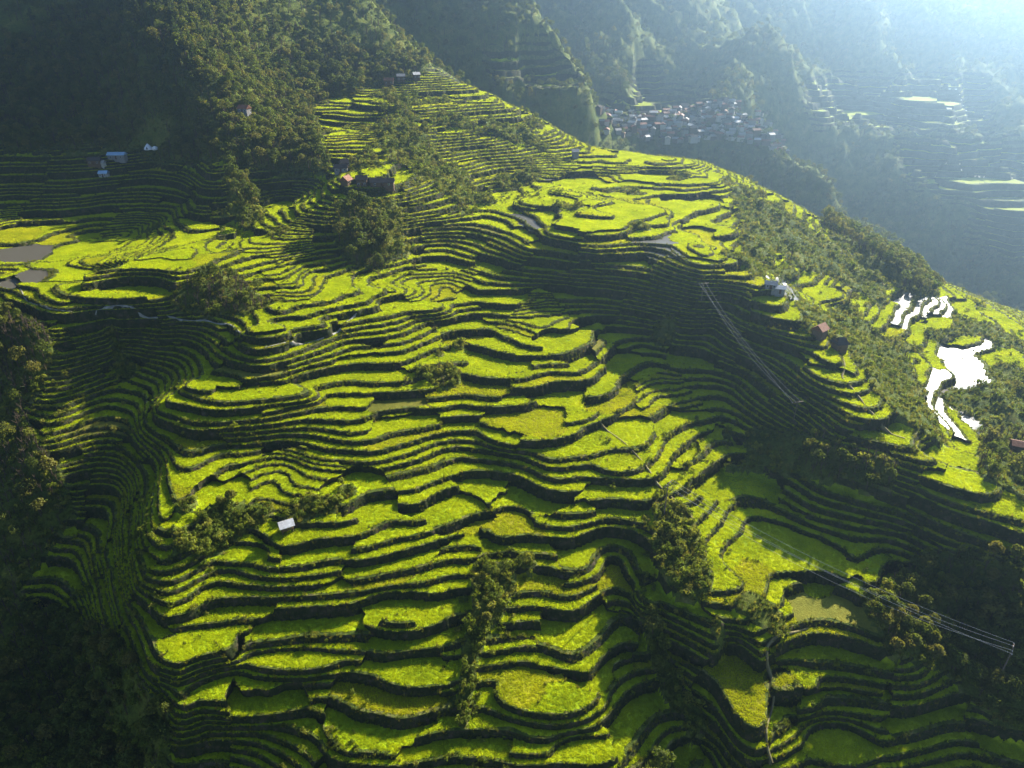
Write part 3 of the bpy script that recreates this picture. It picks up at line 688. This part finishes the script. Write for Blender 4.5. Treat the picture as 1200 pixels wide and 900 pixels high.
for k in range(len(TREES)):
    if k not in SRC_TREE:
        i = next(i for i in sel if tk[i] == k); o = link(tname[k], None, None, (fx_[i], fy_[i], fz_[i]), trz[i], (tsc[i],) * 3); zn = zone(u_[i], v_[i], fr_[i])
        tag(o, f'{tword[k]} {zn}', 'tree', f'trees {zn}'); SRC_TREE[k] = (link('trunk', TREES[k][0], o), link('crown', TREES[k][1], o)); big = np.r_[big, i]
br_ = np.hypot(bx_, by_); bu, bv = project(bx_, by_, bz_ - ZC)
bsel = np.argsort(-bs_ / br_ * np.array([1.6, 2.3, 1.2, 1.9])[bk]); bsel = bsel[(bu[bsel] > 2) & (bu[bsel] < 1198) & (bv[bsel] > 2) & (bv[bsel] < 898)][:300]
SRC_BUSH = {}
bword = ['rounded green shrub', 'tall loose shrub', 'low spreading shrub', 'narrow upright shrub']
for i in bsel:
    k = bk[i]; zn = zone(bu[i], bv[i], br_[i]); o = link('shrub', BUSH[k], None, (bx_[i], by_[i], bz_[i]), brz[i], (bs_[i],) * 3)
    tag(o, f'{size_word(bs_[i], 0.95, 1.25)}{bword[k]} {zn}', 'shrub', f'shrubs {zn}'); SRC_BUSH.setdefault(k, (o,))
# ------------------------------------------------------------------ vegetation: the uncountable rest
def scatter(name, label, P, sc_, rz_, kind_, sources):
    me = bpy.data.meshes.new(name); me.vertices.add(len(P)); me.vertices.foreach_set('co', np.asarray(P, np.float32).ravel())
    for nm, ty, arr in (('sc', 'FLOAT', sc_), ('rz', 'FLOAT', rz_), ('pick', 'INT', kind_)):
        at = me.attributes.new(nm, ty, 'POINT'); at.data.foreach_set('value', np.asarray(arr, np.float32 if ty == 'FLOAT' else np.int32))
    o = tag(link(name, me), label, kind='stuff'); ng = bpy.data.node_groups.new(name, 'GeometryNodeTree')
    ng.interface.new_socket('Geometry', in_out='INPUT', socket_type='NodeSocketGeometry'); ng.interface.new_socket('Geometry', in_out='OUTPUT', socket_type='NodeSocketGeometry')
    n = ng.nodes; l = ng.links; gi = n.new('NodeGroupInput'); go = n.new('NodeGroupOutput'); jn = n.new('GeometryNodeJoinGeometry')
    outs = []
    for objs in sources:
        gi_ = n.new('GeometryNodeGeometryToInstance')
        for ob in objs:
            oi = n.new('GeometryNodeObjectInfo'); oi.inputs['Object'].default_value = ob; oi.transform_space = 'ORIGINAL'; l.new(oi.outputs['Geometry'], gi_.inputs[0])
        outs.append(gi_.outputs[0])
    for s_ in reversed(outs): l.new(s_, jn.inputs[0])
    def attr(nm, ty):
        a = n.new('GeometryNodeInputNamedAttribute'); a.data_type = ty; a.inputs['Name'].default_value = nm; return a.outputs['Attribute']
    ip = n.new('GeometryNodeInstanceOnPoints'); ip.inputs['Pick Instance'].default_value = True
    l.new(gi.outputs[0], ip.inputs['Points']); l.new(jn.outputs[0], ip.inputs['Instance']); l.new(attr('pick', 'INT'), ip.inputs['Instance Index'])
    cx = n.new('ShaderNodeCombineXYZ'); l.new(attr('rz', 'FLOAT'), cx.inputs[2]); l.new(cx.outputs[0], ip.inputs['Rotation'])
    c2 = n.new('ShaderNodeCombineXYZ'); sa = attr('sc', 'FLOAT')
    for q_ in range(3): l.new(sa, c2.inputs[q_])
    l.new(c2.outputs[0], ip.inputs['Scale']); l.new(ip.outputs[0], go.inputs[0])
    md = o.modifiers.new('scatter', 'NODES'); md.node_group = ng; return o
ot = np.setdiff1d(TI, big)
scatter('forest', 'dense green forest covering the mountain slopes and ravines', np.c_[fx_, fy_, fz_][ot], tsc[ot], trz[ot], tk[ot], [SRC_TREE[k] for k in range(len(TREES))])
ob_ = np.setdiff1d(np.arange(len(bx_)), bsel)
scatter('undergrowth', 'small scattered shrubs along the terrace walls', np.c_[bx_, by_, bz_][ob_], bs_[ob_], brz[ob_], bk[ob_], [SRC_BUSH[k] for k in range(4)])
# rank grass on the wild ground
x, y = polar_points(160000, 60, 620); k = sample(GM, x, y) > 0.3; x, y = x[k], y[k]; z = sample(GF, x, y) + ZC; k = visible(x, y, z); WG = np.c_[x, y, z][k]
# rice standing in the paddies
def rice_leaf(c0, c1, c2):
    def f(nt_, n, l, b):
        c = ramp(n, l, tex(n, l, 0.11, 3), [(0.3, c0), (0.55, c1), (0.75, c2)]); d = ramp(n, l, tex(n, l, 1.3, 4, 0.7), [(0.3, (0.84, 0.86, 0.8)), (0.65, (1.06, 1.06, 1.0))]); c = mixc(n, l, 1.0, c, d, 'MULTIPLY')
        l.new(c, b.inputs['Base Color']); b.inputs['Roughness'].default_value = 0.7; b.inputs['Specular IOR Level'].default_value = 0.15
        tr = n.new('ShaderNodeBsdfTranslucent'); l.new(mixc(n, l, 1.0, c, (1.25, 1.2, 0.5), 'MULTIPLY'), tr.inputs[0]); ms = n.new('ShaderNodeMixShader'); ms.inputs[0].default_value = 0.5
        l.new(b.outputs[0], ms.inputs[1]); l.new(tr.outputs[0], ms.inputs[2]); l.new(ms.outputs[0], n['Material Output'].inputs[0])
    return f
M_RL = [mat('rice_leaf_green', rice_leaf((0.34, 0.41, 0.005), (0.47, 0.53, 0.006), (0.56, 0.59, 0.007))), mat('rice_leaf_ripening', rice_leaf((0.36, 0.40, 0.008), (0.49, 0.51, 0.010), (0.56, 0.54, 0.014)))]
def rice_patch(seed, material):
    r_ = np.random.default_rng(seed); V, Fc = [], []
    for i in range(34):
        p = np.array([r_.uniform(-.5, .5), r_.uniform(-.5, .5), 0.0]); a_ = r_.uniform(0, 6.28); h = r_.uniform(.24, .36); lean = r_.uniform(.05, .25); b_ = r_.uniform(0, 6.28)
        sd = np.array([math.cos(a_), math.sin(a_), 0]) * r_.uniform(.05, .09); o_ = len(V); V += [p - sd, p + sd, p + np.array([math.cos(b_) * lean, math.sin(b_) * lean, h])]; Fc.append((o_, o_ + 1, o_ + 2))
    return mesh_from('rice_plants', V, Fc, material)
SRC_RICE = []
w = np.where(tread & (kind[cinv] < 2) & (rr < 620) & vis2, a3, 0); NR = int(min(420000, w.sum() / 0.33)); print('rice area', round(w.sum()), 'patches', NR)
ti = rng.choice(len(w), NR, p=w / w.sum()); b0 = rng.random((NR, 2)); b0 = np.where(b0.sum(1)[:, None] > 1, 1 - b0, b0)
gp = PZ[ti, 0] + (PZ[ti, 1] - PZ[ti, 0]) * b0[:, :1] + (PZ[ti, 2] - PZ[ti, 0]) * b0[:, 1:]
ku = thin(gp[:, 0] + 0.2 * gp[:, 2], gp[:, 1], 0.74); gp, ti = gp[ku], ti[ku]; NR = len(gp); print('rice patches', NR)
gk = kind[cinv[ti]] * 2 + rng.integers(0, 2, NR)
first = [int(np.nonzero(gk == k)[0][0]) for k in range(4)]
for k in range(4): SRC_RICE.append((tag(link('rice_plants', rice_patch(70 + k, M_RL[k // 2]), None, tuple(gp[first[k]])), 'dense standing rice leaves in a paddy', kind='stuff'),))
scatter('rice', 'green rice standing in the terraced paddies', gp, rng.uniform(0.85, 1.2, NR), rng.uniform(0, 6.28, NR), gk, SRC_RICE)
# grass on risers and bunds
w = np.where((cls < 2) & (rr < 620) & vis2, np.maximum(a3, 0.02) * np.where(cls == 0, 3.0, 1.3), 0); NG = 110000
ti = rng.choice(len(w), NG, p=w / w.sum()); b0 = rng.random((NG, 2)); b0 = np.where(b0.sum(1)[:, None] > 1, 1 - b0, b0)
gp = PZ[ti, 0] + (PZ[ti, 1] - PZ[ti, 0]) * b0[:, :1] + (PZ[ti, 2] - PZ[ti, 0]) * b0[:, 1:]
ce = rng.choice(len(SKIRT), 9000); gp[-9000:] = UPV(SKIRT[ce, 0] + (SKIRT[ce, 1] - SKIRT[ce, 0]) * rng.random((9000, 1)))
gs = rng.uniform(0.5, 1.25, NG); gk = rng.integers(0, 3, NG)
V_, F_2 = [], []
g0 = link('grass_verge', TUFT[0], None, tuple(gp[0])); g1 = link('grass_verge', TUFT[1], None, tuple(gp[1])); g2 = link('grass_verge', TUFT[2], None, tuple(gp[2]))
for g_ in (g0, g1, g2): tag(g_, 'loose grass tuft on a terrace wall', kind='stuff')
scatter('wall_grass', 'long grass growing on the terrace walls', gp[3:], gs[3:], rng.uniform(0, 6.28, NG - 3), gk[3:], [(g0,), (g1,), (g2,)])
scatter('rank_grass', 'rank wild grass between the shrubs on the open slopes', WG, rng.uniform(0.9, 2.0, len(WG)), rng.uniform(0, 6.28, len(WG)), rng.integers(0, 3, len(WG)), [(g0,), (g1,), (g2,)])
print('trees', len(TI), 'shrubs', len(bx_), round(time.time() - T0, 1), 's')
#=====BUILT=====
# ------------------------------------------------------------------ buildings
M_ROOF = {'rust': mat('rusty_metal_roof', plain((0.26, 0.11, 0.06), 0.75, 0.2, 1.5)), 'grey': mat('grey_metal_roof', plain((0.32, 0.31, 0.30), 0.7, 0.25, 1.2)), 'white': mat('bright_metal_roof', plain((0.66, 0.63, 0.60), 0.6, 0.3, 1.0, 0.3)),
          'blue': mat('pale_blue_roof', plain((0.30, 0.46, 0.62), 0.45, 0.5, 1.0, 0.2)), 'dark': mat('dark_thatch_roof', plain((0.07, 0.06, 0.055), 0.95, 0.1, 3.0))}
M_WALLS = {'wood': mat('timber_wall', plain((0.13, 0.085, 0.05), 0.85, 0.2, 2.0)), 'plaster': mat('plaster_wall', plain((0.45, 0.43, 0.40), 0.85, 0.2, 1.5)), 'block': mat('concrete_block_wall', plain((0.24, 0.23, 0.22), 0.9, 0.2, 2.0))}
M_PANE = mat('window_glass', plain((0.03, 0.04, 0.05), 0.1, 0.6)); M_DOOR = mat('door_wood', plain((0.10, 0.05, 0.03), 0.7, 0.3)); M_FRAME = mat('window_frame', plain((0.6, 0.6, 0.58), 0.6, 0.3))
def boxes(name, lst, material):
    V, Fc = [], []
    for x0, y0, z0, x1, y1, z1 in lst:
        o_ = len(V); V += [(x, y, z) for z in (z0, z1) for x, y in ((x0, y0), (x1, y0), (x1, y1), (x0, y1))]
        Fc += [tuple(q_ + o_ for q_ in f) for f in ((0, 3, 2, 1), (4, 5, 6, 7), (0, 1, 5, 4), (1, 2, 6, 5), (2, 3, 7, 6), (3, 0, 4, 7))]
    return mesh_from(name, V, Fc, material)
def wall_mesh(w, d, h, rh, material, base=2.2):
    V = [(-w/2, -d/2, -base), (w/2, -d/2, -base), (w/2, d/2, -base), (-w/2, d/2, -base), (-w/2, -d/2, h), (w/2, -d/2, h), (w/2, d/2, h), (-w/2, d/2, h), (-w/2, 0, h + rh), (w/2, 0, h + rh)]
    me = bpy.data.meshes.new('wall'); me.from_pydata(V, [], [(0, 3, 2, 1), (0, 1, 5, 4), (2, 3, 7, 6), (1, 2, 6, 9, 5), (3, 0, 4, 8, 7)]); me.materials.append(material); return me
def roof_mesh(w, d, h, rh, material, ov=0.45, hip=0.0, th=0.14):
    k = rh / (d / 2); e = h - ov * k + 0.06; W, D = w / 2 + ov, d / 2 + ov; R = W - hip; t_ = h + rh + 0.06
    V = [(-W, -D, e), (W, -D, e), (W, D, e), (-W, D, e), (-R, 0, t_), (R, 0, t_)]; V += [(x, y, z + th) for x, y, z in V]
    top = [(6, 7, 11, 10), (8, 9, 10, 11), (7, 8, 11), (9, 6, 10)]; bot = [(0, 4, 5, 1), (2, 5, 4, 3), (1, 5, 2), (3, 4, 0)]
    rim = [(0, 1, 7, 6), (1, 2, 8, 7), (2, 3, 9, 8), (3, 0, 6, 9)]
    me = bpy.data.meshes.new('roof'); me.from_pydata(V, [], top + bot + rim); me.materials.append(material); return me
_hm = {}
def house(name, label, cat, at, w, d, h, rh, rz, wall, roof, group=None, hip=0.0, detail=True, open_below=0.0):
    o = link(name, None, None, at, rz); tag(o, label, cat, group); kk_ = (w, d, h, rh, wall, roof, hip, detail, open_below)
    if kk_ not in _hm:
        L_ = []
        if open_below: L_.append(('wall', boxes('wall', [(-w/2, -d/2, open_below, w/2, d/2, h)], M_WALLS[wall]), 0)); L_ += [('post', boxes('post', [(sx * w * .42 - .12, sy * d * .42 - .12, -2, sx * w * .42 + .12, sy * d * .42 + .12, open_below)], M_WALLS['wood']), 0) for sx in (-1, 1) for sy in (-1, 1)]
        else: L_.append(('wall', wall_mesh(w, d, h, rh * 0.98, M_WALLS[wall]), 0))
        L_.append(('roof', roof_mesh(w, d, h, rh, M_ROOF[roof], hip=hip), 0))
        if detail:
            zb = open_below
            L_.append(('door', boxes('door', [(-0.45, -d/2 - .06, zb + 0.02, 0.45, -d/2 + .02, zb + min(2.0, h - zb - .2))], M_DOOR), 0))
            for sx in (-1, 1):
                if w > 4: L_.append(('window', boxes('window', [(sx * w * .3 - .5, -d/2 - .07, zb + .9, sx * w * .3 + .5, -d/2 + .02, zb + min(1.9, h - zb - .25))], M_FRAME), 0)); L_.append(('pane', boxes('pane', [(sx * w * .3 - .4, -d/2 - .10, zb + 1.0, sx * w * .3 + .4, -d/2 - .05, zb + min(1.8, h - zb - .35))], M_PANE), 1))
        _hm[kk_] = L_
    last = None
    for nm, me, sub in _hm[kk_]:
        q_ = link(nm, me, last if sub else o); last = q_ if not sub else last
    return o
# the village on the far spur
r2 = random.Random(5); VP = [(700,132),(760,136),(800,128),(850,120),(885,132),(912,160),(922,178),(902,178),(850,162),(790,168),(740,162),(704,150)]
cnt = 0; taken = []
rname = {'rust': 'rusty red roof', 'grey': 'grey metal roof', 'white': 'bright white metal roof', 'blue': 'pale blue roof', 'dark': 'dark brown roof'}
for _ in range(9000):
    if cnt >= 220: break
    u, v = r2.uniform(698, 924), r2.uniform(118, 180)
    if not inpoly(np.array([u]), np.array([v]), VP)[0]: continue
    x, y = on_ground(u, v)
    if math.hypot(x, y) < 600 or any((x - a) ** 2 + (y - b) ** 2 < 38 for a, b in taken): continue
    taken.append((x, y)); rf = r2.choice(['rust', 'rust', 'rust', 'grey', 'grey', 'white', 'rust', 'dark', 'dark']); w_, d_ = r2.choice([(7, 5.5), (8.5, 6), (6, 5), (9.5, 6.5)]); st = r2.choice([3.0, 3.0, 5.4])
    wl_ = r2.choice(['wood', 'plaster', 'block']); z_ = float(sample(GF, np.array([x]), np.array([y]))[0]) + ZC + 0.6
    sz = {7: 'small', 8.5: 'mid-sized', 6: 'tiny', 9.5: 'large'}[w_]; fl_ = 'two-storey' if st > 4 else 'one-storey'
    house('village_house', f'{sz} {fl_} {wl_} house with {rname[rf]} in the far village', 'house', (x, y, z_), w_, d_, st, 1.7, r2.uniform(-0.5, 0.5) + (math.pi / 2 if r2.random() < .3 else 0), wl_, rf, 'houses of the far village', detail=False); cnt += 1
def at(u, v, dz=0.0):
    x, y, z = place(u, v); return (x, y, z + dz)
# hamlet on the spur
hm = 'houses of the hamlet on the spur'
house('farmhouse', 'long dark timber farmhouse at the end of the hamlet', 'house', at(448, 214, .3), 12, 4.6, 2.5, 1.5, 0.06, 'wood', 'dark', hm)
house('farmhouse', 'tall dark timber house in the middle of the hamlet', 'house', at(424, 212, .3), 5.4, 4.6, 3.8, 1.6, 0.1, 'wood', 'dark', hm)
house('farmhouse', 'small house with rusty gable roof in front of the hamlet', 'house', at(406, 214, .2), 5, 4.4, 2.4, 1.9, 1.25, 'wood', 'rust', hm)
house('farmhouse', 'timber house with pale front half hidden by hamlet bushes', 'house', at(400, 201, .3), 7, 4.2, 2.5, 1.5, 0.1, 'block', 'dark', hm)
house('farmhouse', 'thatched hut behind the hamlet beside a tree', 'house', at(404, 190, .3), 6, 5, 2.8, 2.0, 0.3, 'wood', 'dark', hm, hip=1.8)
# huts by the forest foot
ht = 'huts below the forested mountain'
house('hut', 'long low hut with pale blue metal roof below the forest', 'house', at(138, 185, .3), 10, 4.5, 2.6, 1.2, 0.02, 'block', 'blue', ht)
house('hut', 'dark timber hut beside the long blue roofed hut', 'house', at(112, 192, .3), 7, 5, 2.6, 1.5, 0.1, 'wood', 'dark', ht)
house('hut', 'little hut with pale blue roof in front of the timber hut', 'house', at(121, 201, .2), 4.5, 4, 2.4, 1.1, 0.05, 'plaster', 'blue', ht)
house('hut', 'small square shed between the blue roofed huts', 'house', at(119, 193, .3), 3.8, 3.6, 2.4, 1.0, 0.05, 'plaster', 'grey', ht)
house('field_hut', 'small stilted hut with bright metal roof alone among the terraces', 'house', at(336, 618, .2), 3.6, 3.0, 2.6, 1.1, 0.5, 'wood', 'white', detail=False, open_below=1.0)
house('forest_house', 'house with rusty red roof hidden on the sunlit forest spur', 'house', at(287, 133, .8), 6.5, 4.6, 2.6, 1.6, -0.3, 'block', 'rust')
hw = 'huts among the trees at the head of the top paddy'
for k_, (u, v, w_, rf) in enumerate(((456, 98, 7, 'rust'), (470, 94, 6, 'grey'), (488, 92, 5, 'white'))):
    house('hut', ('rusty roofed hut', 'grey roofed hut', 'little white roofed hut')[k_] + ' among trees at the head of the top paddy', 'house', at(u, v, .8), w_, 4.5, 3.2, 1.5, 0.2 * k_, 'wood', rf, hw)
house('ridge_hut', 'dark blue-grey roofed hut on the crest beside the ponds', 'house', at(903, 336, .2), 4.4, 3.4, 2.2, 0.9, -0.3, 'block', 'grey')
house('ridge_hut', 'smaller square shed with bright roof beside the crest hut', 'house', at(914, 341, .2), 3.5, 3.2, 2.2, 0.8, -0.3, 'block', 'white')
house('slope_hut', 'brown timber hut with rusty roof among the scrub by the crest path', 'house', at(960, 392, .2), 4.5, 4, 3.0, 1.7, 0.7, 'wood', 'rust', detail=False)
house('slope_hut', 'dark thatched hut on the sunny scrub below the ponds path', 'house', at(983, 408, .2), 4.2, 4, 2.6, 1.8, 0.2, 'wood', 'dark', hip=1.2, detail=False)
house('stone_hut', 'narrow tall stone hut at the edge of the plateau paddies', 'house', at(674, 184, .2), 4, 4, 4.8, 1.2, 0.1, 'block', 'grey', detail=False)
house('brown_shed', 'low brown shed with rusty roof beside dark trees at the terrace end', 'house', at(1193, 528, .2), 5, 4, 2.6, 0.9, -0.4, 'wood', 'rust', detail=False)
# tents
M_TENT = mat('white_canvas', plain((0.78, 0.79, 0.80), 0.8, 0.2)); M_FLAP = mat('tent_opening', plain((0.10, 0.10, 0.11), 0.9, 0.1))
for (u, v, s_, lb) in ((174, 175, 1.0, 'taller peaked white canvas tent at the foot of the dark forest'), (182, 175, .68, 'smaller rounded white canvas tent at the foot of the dark forest')):
    o = tag(link('tent', None, None, at(u, v, .3), 0.1, (s_,) * 3), lb, 'tent', 'tents at the foot of the forest'); V = []
    ring = [(2.6, 0.0), (2.3, 0.7), (1.5, 1.7), (0.55, 2.8)] if s_ == 1 else [(2.6, 0.0), (2.5, 1.2), (1.9, 2.2), (0.9, 2.7)]
    for r_, z_ in ring: V += [(r_ * math.cos(k * math.pi / 4 + .39), r_ * math.sin(k * math.pi / 4 + .39), z_ - (.4 if z_ == 0 else 0)) for k in range(8)]
    V.append((0, 0, 3.3 if s_ == 1 else 2.9)); Fc = [(i * 8 + k, i * 8 + (k + 1) % 8, i * 8 + 8 + (k + 1) % 8, i * 8 + 8 + k) for i in range(3) for k in range(8)]
    me = bpy.data.meshes.new('canvas'); me.from_pydata(V, [], Fc + [(24 + k, 24 + (k + 1) % 8, 32) for k in range(8)]); me.materials.append(M_TENT); link('canvas', me, o)
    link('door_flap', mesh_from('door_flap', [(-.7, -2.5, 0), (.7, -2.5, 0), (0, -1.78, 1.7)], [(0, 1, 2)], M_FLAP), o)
# ------------------------------------------------------------------ paths and cables
M_PATH = mat('concrete_path', plain((0.30, 0.28, 0.24), 0.9, 0.2, 0.5, 0.6)); M_DIRT = mat('dirt_path', plain((0.20, 0.17, 0.08), 0.95, 0.1, 0.5, 0.6))
def path(name, label, pts, width, material, lift=0.25):
    P = [on_ground(u, v) for u, v in pts]; Q = []
    for (x0, y0), (x1, y1) in zip(P[:-1], P[1:]):
        n_ = max(2, int(math.hypot(x1 - x0, y1 - y0) / 1.0)); Q += [(x0 + (x1 - x0) * k / n_, y0 + (y1 - y0) * k / n_) for k in range(n_)]
    Q = np.array(Q + [P[-1]]); z = surface(Q[:, 0], Q[:, 1]); zz = np.pad(z, 3, mode='edge'); z = np.maximum(np.convolve(zz, np.ones(7) / 7, 'valid'), z - 0.3) + ZC + lift
    for _ in range(10): Q[1:-1] = (Q[:-2] + 2 * Q[1:-1] + Q[2:]) / 4
    d = np.gradient(Q, axis=0); d /= np.linalg.norm(d, axis=1)[:, None] + 1e-9; nn = np.c_[-d[:, 1], d[:, 0]] * width / 2; n_ = len(Q)
    V = np.concatenate([np.c_[Q - nn, z], np.c_[Q + nn, z], np.c_[Q + nn, z - 1.6], np.c_[Q - nn, z - 1.6]]); i = np.arange(n_ - 1)
    Fc = np.concatenate([np.c_[i + a * n_, i + 1 + a * n_, i + 1 + b * n_, i + b * n_] for a, b in ((0, 1), (1, 2), (3, 0))]); Fc = Fc[:, ::-1]
    return tag(link(name, mesh_from(name, V, Fc, material)), label, kind='structure')
path('footpath', 'pale concrete path along the foot of the walled paddy shelf', [(22,335),(30,350),(60,361),(95,367),(115,358),(150,353),(165,362),(190,366),(240,372),(272,380),(286,391)], 0.6, M_PATH)
path('footpath', 'pale concrete path climbing along the terrace edge', [(310,404),(340,397),(385,385),(408,372),(420,362)], 0.6, M_PATH)
path('footpath', 'dirt path along the sunlit crest', [(985,405),(992,430),(985,438),(1010,465),(1015,478),(1040,495),(1062,510)], 0.6, M_DIRT)
path('footpath', 'dirt path down the grassy spine', [(948,733),(905,745),(893,762),(905,785),(910,815),(897,850),(905,895)], 0.55, M_DIRT)
path('footpath', 'dirt trail down the terraced spine', [(692,480),(720,505),(745,530),(770,562),(795,590),(812,608)], 0.5, M_DIRT)
M_CABLE = mat('steel_cable', plain((0.6, 0.6, 0.6), 0.6, 0.3)); M_POLE = mat('pole_timber', plain((0.16, 0.12, 0.09), 0.85, 0.2, 2.0)); M_INS = mat('porcelain', plain((0.6, 0.6, 0.58), 0.3, 0.5))
def pole(u, v, h, label, rz):
    p = at(u, v); o = tag(link('utility_pole', None, None, p, rz), label, 'utility pole', 'utility poles of the cable lines')
    V, Fc = tube([(0, 0, -1), (0, 0, h * .5), (0, 0, h)], [.2, .17, .13], 8); link('pole', mesh_from('pole', V, Fc, M_POLE, True), o)
    link('crossarm', boxes('crossarm', [(-2.4, -.1, h - .8, 2.4, .1, h - .6)], M_POLE), o)
    for k in (-2.2, -.9, .9, 2.2):
        V, Fc = tube([(k, 0, h - .6), (k, 0, h - .3)], [.09, .06], 6); link('insulator', mesh_from('insulator', V, Fc, M_INS), o)
    return np.array(p), h
def cable(A, B, sag, label, group):
    A, B = np.array(A, float), np.array(B, float); t_ = np.linspace(0, 1, 40)[:, None]; P = A + (B - A) * t_; P[:, 2] -= (4 * sag * t_ * (1 - t_))[:, 0]
    V, Fc = tube(P, [0.03] * 40, 4); tag(link('power_cable', mesh_from('power_cable', V, Fc, M_CABLE)), label, 'cable', group)
def line(pa, pb, ra, rb, n_, sag, what):
    for k in range(n_):
        q_ = (-2.2, -.9, .9, 2.2)[k]; f_ = lambda p, r_: (p[0][0] + q_ * math.cos(r_), p[0][1] + q_ * math.sin(r_), p[0][2] + p[1] - .3)
        cable(f_(pa, ra), f_(pb, rb), sag + 1.1 * ((k * 7) % 4), f'thin pale power cable {what}', f'power cables {what}')
A1 = pole(822, 350, 9, 'utility pole on the crest above the shaded terraces', 0.3); A2 = pole(930, 492, 8, 'utility pole on the dark slope below the crest', 0.3)
line(A1, A2, .3, .3, 3, 1.0, 'crossing the shaded terraces below the crest')
B1 = pole(778, 605, 13, 'utility pole on the scrubby spine', 0.9); B2 = pole(1168, 800, 13, 'utility pole in the dark forest of the lower slope', 0.9)
line(B1, B2, .9, .9, 4, 2.5, 'spanning the terrace bowl to the dark forest')
print('built', round(time.time() - T0, 1), 's')
# ------------------------------------------------------------------ haze
zlo, zhi = float(min(wv[:, 2].min(), PZ[:, :, 2].min())) - 4, float(max(wv[:, 2].max(), ZC)) + 30
def f_haze(nt_, n, l, b):
    n.remove(b); v_ = n.new('ShaderNodeVolumePrincipled'); v_.inputs['Color'].default_value = (0.47, 0.72, 1.0, 1)
    v_.inputs['Density'].default_value = 0.00030; v_.inputs['Anisotropy'].default_value = 0.82
    l.new(v_.outputs[0], n['Material Output'].inputs['Volume'])
hv = [(x, y, z) for z in (zlo, zhi) for x, y in ((-3400, -300), (3400, -300), (3400, 3700), (-3400, 3700))]
hf = [(0, 3, 2, 1), (4, 5, 6, 7), (0, 1, 5, 4), (1, 2, 6, 5), (2, 3, 7, 6), (3, 0, 4, 7)]
haze = tag(link('haze', mesh_from('haze', hv, hf, mat('haze_air', f_haze))), 'pale blue morning haze filling the far valleys', 'haze', kind='stuff')
print('script', round(time.time() - T0, 1), 's')
